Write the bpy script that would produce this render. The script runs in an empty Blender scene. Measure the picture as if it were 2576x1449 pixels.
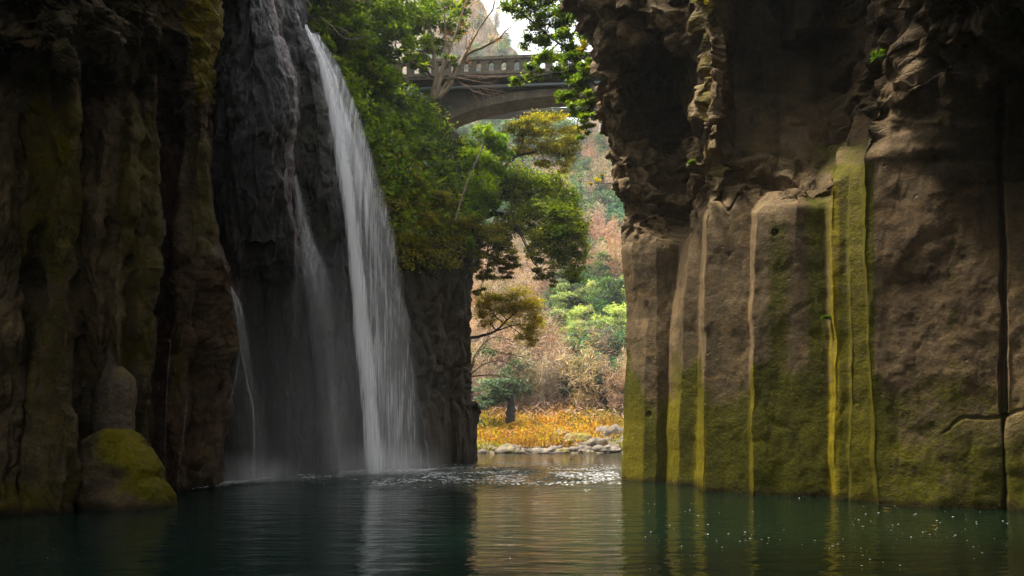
import bpy, math, random
import numpy as np
random.seed(7); RNG = np.random.default_rng(7)
scene = bpy.context.scene
COL = scene.collection
R = math.radians
# ---------------------------------------------------------------- camera geometry
F, CU, HV, H = 1717.0, 1288.0, 1085.0, 1.6       # focal length, centre column, horizon row (2576 px wide frame), eye height
def P(u, v, Y):
    return np.stack([(np.asarray(u, float)-CU)/F*Y, np.asarray(Y, float)+0*np.asarray(u, float), H+(HV-np.asarray(v, float))/F*Y], -1)
def pt(u, v, Y):
    return np.array([(u-CU)/F*Y, Y, H+(HV-v)/F*Y])
# ---------------------------------------------------------------- noise
def _h(ix, iy, iz, s):
    with np.errstate(over='ignore'):
        h = (ix.astype(np.int64).astype(np.uint32)*np.uint32(374761393) + iy.astype(np.int64).astype(np.uint32)*np.uint32(668265263)
             + iz.astype(np.int64).astype(np.uint32)*np.uint32(2147483647 ^ 0x5bd1e995) + np.uint32((s*974634777) & 0xffffffff))
        h = (h ^ (h >> np.uint32(13)))*np.uint32(1274126177)
        h = (h ^ (h >> np.uint32(15)))*np.uint32(2246822519)
        h = h ^ (h >> np.uint32(16))
    return h.astype(np.float64)/4294967296.0
def vnoise(p, s=0):
    i = np.floor(p); f = p-i; f = f*f*f*(f*(f*6-15)+10); out = 0
    for dx in (0, 1):
        for dy in (0, 1):
            for dz in (0, 1):
                w = (f[..., 0] if dx else 1-f[..., 0])*(f[..., 1] if dy else 1-f[..., 1])*(f[..., 2] if dz else 1-f[..., 2])
                out = out + w*_h(i[..., 0]+dx, i[..., 1]+dy, i[..., 2]+dz, s)
    return out*2-1
def fbm(p, o=4, s=0):
    t = 0; a = .55
    for k in range(o):
        t = t+a*vnoise(p*(2.03**k), s+k*17); a *= .5
    return t
def worley(p, s=0):
    i = np.floor(p); sh = p.shape[:-1]
    f1 = np.full(sh, 9.); f2 = np.full(sh, 9.); c = np.zeros(p.shape); idn = [np.zeros(sh) for _ in range(4)]
    for dx in (-1, 0, 1):
        for dy in (-1, 0, 1):
            for dz in (-1, 0, 1):
                q = (i[..., 0]+dx, i[..., 1]+dy, i[..., 2]+dz)
                ce = np.stack([q[k]+.5+.85*(_h(*q, s+k+1)-.5) for k in range(3)], -1)
                d = np.sqrt(((p-ce)**2).sum(-1)); m = d < f1
                f2 = np.where(m, f1, np.minimum(f2, d)); f1 = np.where(m, d, f1)
                c = np.where(m[..., None], ce, c)
                for k in range(4): idn[k] = np.where(m, _h(*q, s+11+k), idn[k])
    return f1, f2, c, idn
def blocks(p, s, A=.5, B=.6, C=.25):
    """faceted, jointed rock: every cell a plane of its own set in or out, dark joints between"""
    f1, f2, c, n = worley(p, s)
    t = np.stack([n[1]-.5, n[2]-.5, n[3]-.5], -1)
    return (n[0]-.5)*A + ((p-c)*t).sum(-1)*B - C*np.clip(1-(f2-f1)/.10, 0, 1)
def facets(p, s, A=.6, B=.95, K=3.6, top=.38):
    """jointed rock: the highest of many tilted, flat-topped blocks, so every edge stays closed"""
    i = np.floor(p); best = np.full(p.shape[:-1], -9.)
    for dx in (-1, 0, 1):
        for dy in (-1, 0, 1):
            for dz in (-1, 0, 1):
                q = (i[..., 0]+dx, i[..., 1]+dy, i[..., 2]+dz); h = [_h(*q, s+11+k)-.5 for k in range(7)]
                d = [p[..., k]-(q[k]+.5+.7*(_h(*q, s+k+1)-.5)) for k in range(3)]
                v = h[0]*A+B*(h[1]*d[0]+h[2]*d[1]+h[3]*d[2])
                e0 = np.abs(d[0]+h[4]*d[2]); e1 = np.abs(d[1]+h[5]*d[0]); e2 = np.abs(d[2]+h[6]*d[0])
                best = np.maximum(best, v-K*np.maximum(np.maximum(np.maximum(e0, e1), e2)-top, 0))
    return best
def ss(a, b, x):
    t = np.clip((x-a)/(b-a), 0, 1); return t*t*(3-2*t)
def box(u, v, u0, u1, v0, v1, su=20, sv=40):
    return ss(u0-su, u0+su, u)*(1-ss(u1-su, u1+su, u))*ss(v0-sv, v0+sv, v)*(1-ss(v1-sv, v1+sv, v))
# ---------------------------------------------------------------- objects
def tag(o, label=None, cat=None, group=None, kind=None):
    if label: o['label'] = label
    if cat: o['category'] = cat
    if group: o['group'] = group
    if kind: o['kind'] = kind
    return o
def empty(name, loc, label=None, cat=None, group=None):
    o = bpy.data.objects.new(name, None); COL.objects.link(o)
    o.empty_display_size = .3; o.location = [float(x) for x in loc]
    return tag(o, label, cat, group)
def mesh(name, V, FACES, mat, parent=None, smooth=True, col=None, uv=None, quads=True):
    """V (n,3) in world units; FACES (m,k) array; when a parent is given the mesh is stored relative to it"""
    V = np.asarray(V, float).reshape(-1, 3)
    FACES = np.asarray(FACES, np.int32); k = FACES.shape[1]; m = len(FACES)
    off = np.zeros(3)
    if parent is not None:
        q = parent
        while q is not None: off = off+np.array(q.location); q = q.parent
    me = bpy.data.meshes.new(name)
    me.vertices.add(len(V)); me.vertices.foreach_set('co', (V-off).astype(np.float32).ravel())
    me.loops.add(m*k); me.loops.foreach_set('vertex_index', FACES.ravel())
    me.polygons.add(m); me.polygons.foreach_set('loop_start', np.arange(0, m*k, k, dtype=np.int32))
    me.polygons.foreach_set('loop_total', np.full(m, k, np.int32))
    me.polygons.foreach_set('use_smooth', np.full(m, smooth, bool))
    me.update(calc_edges=True); me.validate()
    if col is not None:
        for nm, arr in col.items():
            a = me.attributes.new(nm, 'FLOAT', 'POINT'); a.data.foreach_set('value', np.asarray(arr, np.float32).ravel())
    if uv is not None:
        l = me.uv_layers.new(name='UVMap')
        l.data.foreach_set('uv', np.asarray(uv, np.float32).reshape(-1, 2)[FACES.ravel()].ravel())
    me.materials.append(mat)
    o = bpy.data.objects.new(name, me); COL.objects.link(o)
    if parent is not None: o.parent = parent
    return o
def gridfaces(nr, nc):
    i = np.arange(nr*nc).reshape(nr, nc)
    return np.stack([i[:-1, :-1], i[:-1, 1:], i[1:, 1:], i[1:, :-1]], -1).reshape(-1, 4)
def grid_normals(G):
    a = np.gradient(G, axis=1); b = np.gradient(G, axis=0); n = np.cross(a, b)
    return n/np.maximum(np.linalg.norm(n, axis=-1, keepdims=True), 1e-9)
def tubes(paths, sides=6):
    """paths: list of (points(n,3), radii(n)) -> V, F"""
    VV = []; FF = []; base = 0
    for pts, rad in paths:
        pts = np.asarray(pts, float); n = len(pts)
        if n < 2: continue
        t = np.gradient(pts, axis=0); t /= np.maximum(np.linalg.norm(t, axis=1, keepdims=True), 1e-9)
        up = np.where(np.abs(t[:, 2:3]) > .9, np.array([[1., 0, 0]]), np.array([[0, 0, 1.]]))
        a = np.cross(t, up); a /= np.maximum(np.linalg.norm(a, axis=1, keepdims=True), 1e-9); b = np.cross(t, a)
        th = np.arange(sides)*2*math.pi/sides
        ring = pts[:, None]+np.asarray(rad)[:, None, None]*(np.cos(th)[None, :, None]*a[:, None]+np.sin(th)[None, :, None]*b[:, None])
        VV.append(ring.reshape(-1, 3))
        i = base+np.arange(n*sides).reshape(n, sides); j = np.roll(i, -1, 1)
        FF.append(np.stack([i[:-1], j[:-1], j[1:], i[1:]], -1).reshape(-1, 4)); base += n*sides
    return np.concatenate(VV), np.concatenate(FF)
# ---------------------------------------------------------------- node helpers
class NT:
    def __init__(s, mat):
        s.t = mat.node_tree; s.t.nodes.clear(); s.n = s.t.nodes; s.l = s.t.links
    def a(s, typ, ins=None, **kw):
        n = s.n.new(typ)
        for k, v in kw.items(): setattr(n, k, v)
        for k, v in (ins or {}).items():
            sock = n.inputs[k]
            if isinstance(v, bpy.types.NodeSocket): s.l.new(v, sock)
            else: sock.default_value = v
        return n
    def noise(s, vec, scale, det=4, rough=.6, dist=0):
        return s.a('ShaderNodeTexNoise', {'Vector': vec, 'Scale': scale, 'Detail': det, 'Roughness': rough, 'Distortion': dist}).outputs['Fac']
    def ramp(s, fac, stops):
        n = s.a('ShaderNodeValToRGB', {'Fac': fac}); cr = n.color_ramp
        while len(cr.elements) < len(stops): cr.elements.new(.5)
        for e, (p, c) in zip(cr.elements, stops): e.position = p; e.color = (c if len(c) == 4 else (*c, 1))
        return n.outputs['Color']
    def mr(s, v, a, b, c=0., d=1.):
        return s.a('ShaderNodeMapRange', {0: v, 1: a, 2: b, 3: c, 4: d}, clamp=True).outputs[0]
    def m(s, op, a, b=0.):
        return s.a('ShaderNodeMath', {0: a, 1: b}, operation=op).outputs[0]
    def mix(s, f, a, b, bt='MIX'):
        n = s.n.new('ShaderNodeMix'); n.data_type = 'RGBA'; n.blend_type = bt
        for i, v in ((0, f), (6, a), (7, b)):
            if isinstance(v, bpy.types.NodeSocket): s.l.new(v, n.inputs[i])
            else: n.inputs[i].default_value = v if i == 0 or len(v) == 4 else (*v, 1)
        return n.outputs[2]
    def attr(s, name): return s.a('ShaderNodeAttribute', attribute_name=name).outputs['Fac']
    def vscale(s, vec, sc):
        return s.a('ShaderNodeVectorMath', {0: vec, 1: sc}, operation='MULTIPLY').outputs[0]
    def out(s, sh, vol=None):
        o = s.a('ShaderNodeOutputMaterial')
        if sh is not None: s.l.new(sh, o.inputs['Surface'])
        if vol is not None: s.l.new(vol, o.inputs['Volume'])
def newmat(name):
    m = bpy.data.materials.new(name); m.use_nodes = True; return m, NT(m)

def rock_mat(name, tones, moss=((.014, .015, .0004), (.085, .078, .0008)), pale=(.25, .17, .085), red=(.055, .022, .014), rough=(.55, .9), streak=0.35, bump=.5, film=False):
    m, n = newmat(name)
    co = n.a('ShaderNodeTexCoord').outputs['Object']
    n1 = n.noise(co, .7, 6, .65); n2 = n.noise(n.vscale(co, (5, 5, .5)), 1.0, 5, .6); n3 = n.noise(co, 9, 4, .7)
    c = n.ramp(n1, [(.3, tones[0]), (.5, tones[1]), (.72, tones[2])])
    c = n.mix(n.mr(n2, .45, .7, 0, streak), c, n.mix(1., c, (.45, .40, .38), 'MULTIPLY'))
    n4 = n.noise(co, 2.1, 7, .72, .6); n5 = n.noise(co, 24, 3, .7)
    c = n.mix(n.mr(n4, .50, .66, 0, .75), c, n.mix(1., c, (1.7, 1.45, 1.1), 'MULTIPLY'))
    c = n.mix(n.mr(n4, .48, .34, 0, .75), c, n.mix(1., c, (.42, .40, .42), 'MULTIPLY'))
    c = n.mix(n.mr(n5, .54, .70, 0, .6), c, n.mix(1., c, (2.0, 1.8, 1.5), 'MULTIPLY'))
    c = n.mix(n.mr(n5, .44, .32, 0, .6), c, n.mix(1., c, (.4, .38, .36), 'MULTIPLY'))
    c = n.mix(n.mr(n3, .55, .75, 0, .55), c, n.mix(1., c, (1.9, 1.75, 1.6), 'MULTIPLY'))
    c = n.mix(n.mr(n3, .45, .3, 0, .6), c, n.mix(1., c, (.4, .38, .36), 'MULTIPLY'))
    # pits
    vo = n.a('ShaderNodeTexVoronoi', {'Vector': co, 'Scale': 1.7, 'Randomness': 1.})
    pit = n.mr(vo.outputs['Distance'], .07, .03)
    sp = n.a('ShaderNodeTexVoronoi', {'Vector': co, 'Scale': 11., 'Randomness': 1.}); spk = n.m('MULTIPLY', n.mr(sp.outputs['Distance'], .24, .12), n.mr(n.a('ShaderNodeSeparateColor', {0: sp.outputs['Color']}).outputs[0], .55, .7))
    c = n.mix(n.m('MULTIPLY', spk, .55), c, n.mix(1., c, (2.6, 2.3, 1.8), 'MULTIPLY'))
    c = n.mix(n.m('MULTIPLY', n.mr(sp.outputs['Distance'], .12, .05), n.mr(n.a('ShaderNodeSeparateColor', {0: sp.outputs['Color']}).outputs[1], .75, .8)), c, (.01, .008, .006))
    # warm brown stains, also the shade tint of the near slab
    c = n.mix(n.m('MULTIPLY', n.attr('red'), n.mr(n.noise(co, 2.5, 4), .3, .6, .35, 1.)), c, red)
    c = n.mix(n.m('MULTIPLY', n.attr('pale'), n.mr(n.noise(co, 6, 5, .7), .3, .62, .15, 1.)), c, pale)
    mn = n.noise(co, 3.2, 6, .7); mf = n.noise(co, 14, 3, .7)
    ma = n.mr(n.m('ADD', n.attr('moss'), n.m('ADD', n.m('MULTIPLY', n.m('SUBTRACT', mn, .5), 1.5), n.m('MULTIPLY', n.m('SUBTRACT', mf, .5), .7))), .30, .80)
    mc = n.ramp(n.m('ADD', n.m('MULTIPLY', mf, .6), n.m('MULTIPLY', n.noise(n.vscale(co, (2, 2, .6)), 1., 4), .4)), [(.32, moss[0]), (.66, moss[1])])
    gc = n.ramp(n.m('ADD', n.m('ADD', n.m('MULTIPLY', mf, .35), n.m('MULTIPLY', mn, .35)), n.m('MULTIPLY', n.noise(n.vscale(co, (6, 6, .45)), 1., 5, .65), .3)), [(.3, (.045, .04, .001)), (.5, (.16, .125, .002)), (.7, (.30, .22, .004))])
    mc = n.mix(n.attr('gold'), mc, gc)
    c = n.mix(n.m('MULTIPLY', ma, .95), c, mc)
    # the wet band along the water line
    zz = n.a('ShaderNodeSeparateXYZ', {0: n.a('ShaderNodeNewGeometry').outputs['Position']}).outputs[2]
    wt = n.mr(n.m('ADD', zz, n.m('MULTIPLY', n.m('SUBTRACT', mn, .5), .35)), .22, .04)
    c = n.mix(n.m('MULTIPLY', wt, .85), c, n.mix(1., c, (.22, .16, .13), 'MULTIPLY'))
    rg = n.mr(n3, .3, .7, *rough)
    b1 = n.m('ADD', n.m('MULTIPLY', n.noise(co, 7, 9, .76), .14), n.m('MULTIPLY', n.noise(n.vscale(co, (9, 9, 1.6)), 1., 5, .6), .04))
    b1 = n.m('SUBTRACT', b1, n.m('MULTIPLY', pit, .10))
    b1 = n.m('ADD', b1, n.m('MULTIPLY', n.m('MULTIPLY', ma, mf), .05))
    bp = n.a('ShaderNodeBump', {'Strength': bump, 'Distance': 1.0, 'Height': b1})
    vc = n.a('ShaderNodeTexVoronoi', {'Vector': n.a('ShaderNodeVectorMath', {0: n.vscale(co, (.9, .9, 1.5)), 1: n.vscale(n.a('ShaderNodeTexNoise', {'Vector': co, 'Scale': 1.3, 'Detail': 3.}).outputs['Color'], (.5, .5, .5))}, operation='ADD').outputs[0], 'Scale': 1.6}, feature='DISTANCE_TO_EDGE')
    vd = n.a('ShaderNodeTexVoronoi', {'Vector': n.vscale(co, (1., 1., 1.7)), 'Scale': 3.7}, feature='DISTANCE_TO_EDGE')
    crk = n.m('ADD', n.m('MULTIPLY', n.mr(vc.outputs[0], .05, 0.), .10), n.m('MULTIPLY', n.mr(vd.outputs[0], .07, 0.), .045))
    bp2 = n.a('ShaderNodeBump', {'Strength': .8, 'Distance': 1.0, 'Height': n.m('MULTIPLY', crk, n.m('MULTIPLY', n.attr('crk'), -1.)), 'Normal': bp.outputs[0]}); bp = bp2
    if film:   # a thin skin of running water: paler streaks that shine
        st = n.noise(n.vscale(co, (8, 8, .5)), 1., 8, .75, 1.2)
        st2 = n.noise(n.vscale(co, (2.2, 2.2, .8)), 1., 4, .6, .8)
        fm = n.m('MULTIPLY', n.attr('film'), n.m('MULTIPLY', n.mr(st, .53, .74), n.mr(st2, .42, .66)))
        c = n.mix(fm, c, (.44, .43, .45))
    p = n.a('ShaderNodeBsdfPrincipled', {'Base Color': c, 'Roughness': rg, 'Normal': bp.outputs[0]})
    p.inputs['Specular IOR Level'].default_value = .30 if film else .10
    n.out(p.outputs[0]); return m

def loft(name, lines, mat, vtop=-900, vbot=1330, step=2.6, attrs=None, disp=None, ext_l=None, ext_r=None, vfine0=-25, jit=22, up=None):
    """a cliff from its column edges: each line is [(row, column, distance), ...]; real distances throughout"""
    vs = np.concatenate([np.linspace(vbot, vfine0, int((vbot-vfine0)/step)), np.linspace(vfine0, vtop, 50)[1:]])
    LU = []; LY = []
    for L in lines:
        L = sorted(L); vv = [a[0] for a in L]
        ua = np.interp(vs, vv, [a[1] for a in L]); ua = ua+4*vnoise(np.stack([ua*.010, vs*.014, 0*vs], -1), 410)+1.0*vnoise(np.stack([ua*.02, vs*.05, 0*vs], -1), 411); LU.append(ua)
        vj = vs+jit*vnoise(np.stack([ua*.012, vs*.012, 0*vs], -1), 404)+jit*.5*vnoise(np.stack([ua*.04, vs*.04, 0*vs], -1), 405)
        LY.append(np.interp(vj, vv, [a[2] for a in L]))
    U = []; YY = []
    for k in range(len(lines)-1):
        inr = (vs < 1300) & (vs > 0)
        d = max(np.abs(LU[k+1]-LU[k])[inr].max()/2.6, np.abs(LY[k+1]-LY[k])[inr].max()/.12, 2)
        w = np.linspace(0, 1, int(min(max(d, 3), 130)))[(0 if k == 0 else 1):]
        for t in w: U.append(LU[k]*(1-t)+LU[k+1]*t); YY.append(LY[k]*(1-t)+LY[k+1]*t)
    U = np.array(U).T; YY = np.array(YY).T; VV = np.repeat(vs[:, None], U.shape[1], 1)
    G = P(U, VV, YY)
    N = grid_normals(G)
    tocam = np.array([0, 0, H])-G
    # all normals look towards the gorge
    sgn = np.sign((N*tocam).sum(-1).mean()) or 1
    N = N*sgn
    # smooth the normals so displaced edges stay closed
    for _ in range(2):
        N = N+np.roll(N, 1, 1)+np.roll(N, -1, 1); N[:, 0] = N[:, 1]; N[:, -1] = N[:, -2]
        N /= np.maximum(np.linalg.norm(N, axis=-1, keepdims=True), 1e-9)
    if disp is not None: G = G+N*disp(G, U, VV)[..., None]
    A = attrs(G, U, VV, N) if attrs else {}
    for k in ('moss', 'pale', 'red', 'film', 'crk', 'gold'): A.setdefault(k, np.zeros(U.shape))
    # skirt below the water
    b = G[:1].copy(); b[..., 2] = -3.2
    G = np.concatenate([b, G]); A = {k: np.concatenate([a[:1], a]) for k, a in A.items()}
    if up is not None:      # the plateau or overhang above the frame
        for dx, dy, z in up:
            t = G[-1:].copy(); t[..., 0] += dx; t[..., 1] += dy; t[..., 2] = z
            G = np.concatenate([G, t]); A = {k: np.concatenate([a, a[-1:]]) for k, a in A.items()}
    for ext, side in ((ext_l, 0), (ext_r, 1)):
        if not ext: continue
        src = G[:, -1] if side else G[:, 0]
        cols = []
        for (x, y) in ext:
            c = src.copy(); c[:, 0] = x+.6*fbm(c*.3, 3, 5); c[:, 1] = y; cols.append(c[:, None])
        E = np.concatenate(cols, 1)
        if side:
            G = np.concatenate([G, E], 1); A = {k: np.concatenate([a]+[a[:, -1:]]*len(ext), 1) for k, a in A.items()}
        else:
            G = np.concatenate([E[:, ::-1], G], 1); A = {k: np.concatenate([a[:, :1]]*len(ext)+[a], 1) for k, a in A.items()}
    o = mesh(name, G, gridfaces(*G.shape[:2]), mat, col=A)
    return o
def surfY(lines, u, v):
    us = [np.interp(v, [a[0] for a in sorted(L)], [a[1] for a in sorted(L)]) for L in lines]
    ys = [np.interp(v, [a[0] for a in sorted(L)], [a[2] for a in sorted(L)]) for L in lines]
    o = np.argsort(us); return float(np.interp(u, np.array(us)[o], np.array(ys)[o]))

HAZE = 0.00036; EXPO = 1.9; MIST = 0.024; SHADE_LEAVES = 8500
# ================================================================ CLIFFS
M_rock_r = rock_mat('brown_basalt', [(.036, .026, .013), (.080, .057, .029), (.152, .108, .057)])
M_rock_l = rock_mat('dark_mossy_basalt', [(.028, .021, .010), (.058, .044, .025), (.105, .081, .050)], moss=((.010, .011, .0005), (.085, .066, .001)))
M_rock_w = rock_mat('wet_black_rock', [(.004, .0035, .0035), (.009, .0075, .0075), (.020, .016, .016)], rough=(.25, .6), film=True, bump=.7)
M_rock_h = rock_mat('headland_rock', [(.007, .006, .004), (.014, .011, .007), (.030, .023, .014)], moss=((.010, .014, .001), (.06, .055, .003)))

R_LINES = [
 [(1215,1690,33),(640,1690,33),(300,1640,33),(0,1560,33),(-900,1520,33)],
 [(1330,1560,22.4),(1215,1563,22.4),(1100,1567,22.4),(1000,1571,22.4),(900,1579,22.4),(850,1574,22.4),(760,1576,22.4),(640,1566,22.3),(540,1553,22.3),(450,1528,22.2),(380,1508,22.2),(330,1497,22.2),(260,1495,22.1),(170,1487,22),(100,1490,21.9),(60,1468,21.6),(0,1448,21.4),(-200,1420,21),(-900,1400,21)],
 [(1330,1618,21.5),(1214,1618,21.5),(1000,1624,21.5),(800,1632,21.5),(640,1590,21.7),(450,1578,21.6),(320,1566,21.6),(280,1560,21.3),(180,1540,21),(110,1506,20.8),(60,1490,20.2),(0,1480,20),(-900,1470,19)],
 [(1218,1650,21.3),(1000,1654,21.3),(640,1652,21.4),(470,1640,21.6),(320,1640,22.3),(170,1610,22.3),(120,1560,20.2),(60,1560,19.7),(0,1550,19.3),(-900,1530,18.5)],
 [(1219,1676,21.3),(1000,1681,21.3),(800,1690,21.3),(640,1708,21.5),(480,1716,21.5),(440,1700,22.2),(300,1690,22.6),(170,1650,22.2),(120,1630,20.3),(60,1620,19.6),(0,1600,19.3),(-900,1590,18.5)],
 [(1222,1705,20.2),(1000,1712,20.2),(900,1720,20.2),(750,1721,20.2),(600,1735,20.3),(450,1740,20.2),(350,1728,20.3),(200,1728,20.2),(130,1715,19.8),(60,1725,19.3),(0,1725,19),(-900,1720,18)],
 [(1235,1749,20.0),(1000,1756,20.0),(700,1759,20.0),(480,1764,19.7),(420,1750,18.5),(300,1745,18.3),(200,1755,18.2),(100,1760,18.1),(0,1742,18),(-900,1740,17.5)],
 [(1330,1768,17.9),(1238,1768,17.95),(1000,1771,17.95),(700,1772,17.95),(480,1778,17.9),(400,1800,17.6),(250,1812,17.7),(100,1826,17.8),(0,1812,17.8),(-900,1800,17.2)],
 [(1330,1830,17.8),(1242,1830,17.75),(500,1830,17.7),(440,1838,17.7),(390,1850,18.2),(340,1856,19.2),(250,1850,19.4),(100,1848,19.3),(0,1850,18.9),(-900,1850,17.5)],
 [(1330,1881,17.5),(1245,1881,17.5),(700,1885,17.5),(525,1893,17.55),(470,1935,17.75),(400,1960,18.1),(330,1960,18.9),(250,1960,19.4),(0,1960,19.2),(-900,1960,17.2)],
 [(1330,1890,16.9),(1246,1890,16.95),(700,1894,17.0),(535,1906,17.0),(480,1955,17.1),(420,1992,17.6),(330,2000,18.6),(250,2000,19.3),(110,2000,19.3),(90,2000,18.2),(0,2000,18),(-900,2000,16.7)],
 [(1330,2000,16.7),(1250,2000,16.7),(700,2000,16.7),(485,2003,16.6),(440,2040,17.0),(400,2052,17.4),(330,2060,18.3),(250,2060,19.0),(110,2060,19.0),(90,2060,17.9),(0,2060,17.7),(-900,2060,16.5)],
 [(1330,2089,16.5),(1254,2089,16.5),(800,2083,16.5),(600,2079,16.5),(450,2078,16.5),(415,2090,16.9),(330,2118,17.9),(260,2122,18.3),(110,2130,18.3),(90,2130,17.7),(0,2132,17.5),(-900,2130,16.3)],
 [(1330,2101,15.85),(1255,2101,15.9),(800,2096,15.9),(445,2092,15.95),(370,2104,16.7),(320,2135,17.4),(110,2150,17.6),(0,2152,17.2),(-900,2150,16)],
 [(1258,2134,15.8),(600,2132,15.8),(440,2136,15.85),(365,2142,16.35),(300,2160,17.1),(100,2172,17),(0,2160,16.8),(-900,2160,15.7)],
 [(1262,2139,15.55),(700,2139,15.6),(460,2140,15.65),(370,2150,16.1),(300,2166,16.8),(100,2180,16.6),(0,2168,16.5),(-900,2168,15.5)],
 [(1265,2196,15.35),(900,2181,15.4),(600,2171,15.4),(420,2166,15.5),(300,2174,15.9),(200,2186,15.8),(100,2190,15.7),(0,2178,15.6),(-900,2178,15)],
 [(1330,2207,14.6),(1270,2206,14.65),(900,2187,14.7),(600,2176,14.7),(400,2173,14.75),(300,2184,15),(200,2212,15),(100,2216,14.8),(0,2194,14.5),(-900,2194,13.5)],
 [(1330,2360,14.2),(700,2360,14.3),(400,2360,14.3),(270,2360,13.9),(150,2360,12.4),(0,2360,11.4),(-900,2360,9.8)],
 [(1330,2520,13.9),(700,2516,13.95),(450,2510,14.1),(300,2510,13.4),(150,2510,11.8),(0,2510,10.8),(-900,2510,9.2)],
 [(1330,2531,14.15),(700,2529,14.15),(450,2518,14.3),(300,2520,13.5),(150,2520,11.8),(0,2520,10.8),(-900,2520,9.2)],
 [(1330,2542,13.75),(700,2535,13.8),(450,2528,14),(300,2530,13.2),(150,2530,11.7),(0,2530,10.7),(-900,2530,9.1)],
 [(1330,2720,13.2),(450,2720,13.3),(300,2720,12.6),(150,2720,11.2),(0,2720,10.2),(-900,2720,8.6)],
]
for L in R_LINES[8:]:      # unseen part above the frame, leaned out to shade the cliff below
    y0 = [a for a in L if a[0] == 0][0]; L.append((-40, y0[1], y0[2]-.1)); L.append((-330, y0[1], y0[2]-3.4)); L[:] = [a for a in L if a[0] != -900]+[(-900, y0[1], y0[2]-4.5)]
def r_blk(U, V):
    crest = np.exp(-((U-(1790-.02*(V-200)))/42)**2)*(1-ss(400, 450, V))
    left = (1-ss(1700, 1760, U))*(1-ss(520, 640, V))
    mid = box(U, V, 1700, 1780, -900, 520, 30, 40)*.7
    crest2 = box(U, V, 2150, 2225, -900, 330, 25, 60)
    shelf = box(U, V, 1760, 2080, 370, 500, 40, 25)*.5
    rr = box(U, V, 2060, 2200, -900, 360, 30, 40)*.5
    top = ss(2200, 2260, U)*(1-ss(200, 380, V))*.6
    return np.clip(np.maximum.reduce([crest*1.0, left, mid, crest2, shelf, rr, top]), 0, 1)
def r_disp(G, U, V):
    b = r_blk(U, V)
    d = (.035+.08*b)*fbm(G*np.array([.8, .8, .35]), 4, 1)+.05*fbm(G*2.2, 4, 2)*np.clip(.3+b, 0, 1)
    wp = G+.35*np.stack([fbm(G*.9, 3, 50+k) for k in range(3)], -1)
    tl = np.stack([wp[..., 0], wp[..., 1], wp[..., 2]+.35*wp[..., 0]], -1)
    d = d+b*(1.05*facets(tl*np.array([.5, .5, .85]), 3)+.34*facets(tl*np.array([1.1, 1.1, 1.9]), 9)+.09*facets(tl*np.array([3.4, 3.4, 5.0]), 15)-.12)
    d = d+(.05+.11*b)*fbm(G*np.array([.35, .35, .25]), 3, 8)+(1-b)*(.030*facets((G+.25*wp-.25*G)*np.array([.75, .75, .42]), 61)+.016*facets(wp*np.array([2.2, 2.2, 1.3]), 63))
    # small hollows
    f1, f2, c, n = worley(G*1.15, 21)
    d = d-.16*(n[0] > .86)*np.clip(1-f1/(.10+.10*n[1]), 0, 1)
    # horizontal joint that dips across the near slab
    j = 1150-.34*(U-2200)+18*np.sin(U*.02)
    j = j+26*fbm(np.stack([U*.012, V*.003, 0*U], -1), 4, 5); d = d-.07*np.exp(-((V-j)/4)**2)*ss(2330, 2420, U)*ss(-.15, .2, fbm(G*1.3, 2, 6))+.03*ss(-30, 30, V-j)*ss(2210, 2300, U)
    d = d+.05*fbm(G*.9, 3, 12)*ss(2210, 2260, U)+.02*fbm(G*3.2, 4, 13)*ss(2210, 2260, U)
    j2 = 505+.5*(U-1765)*0+22*np.sin(U*.09)
    d = d-.10*np.exp(-((V-j2)/4)**2)*box(U, V, 1770, 1890, 440, 560)
    return d
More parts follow.
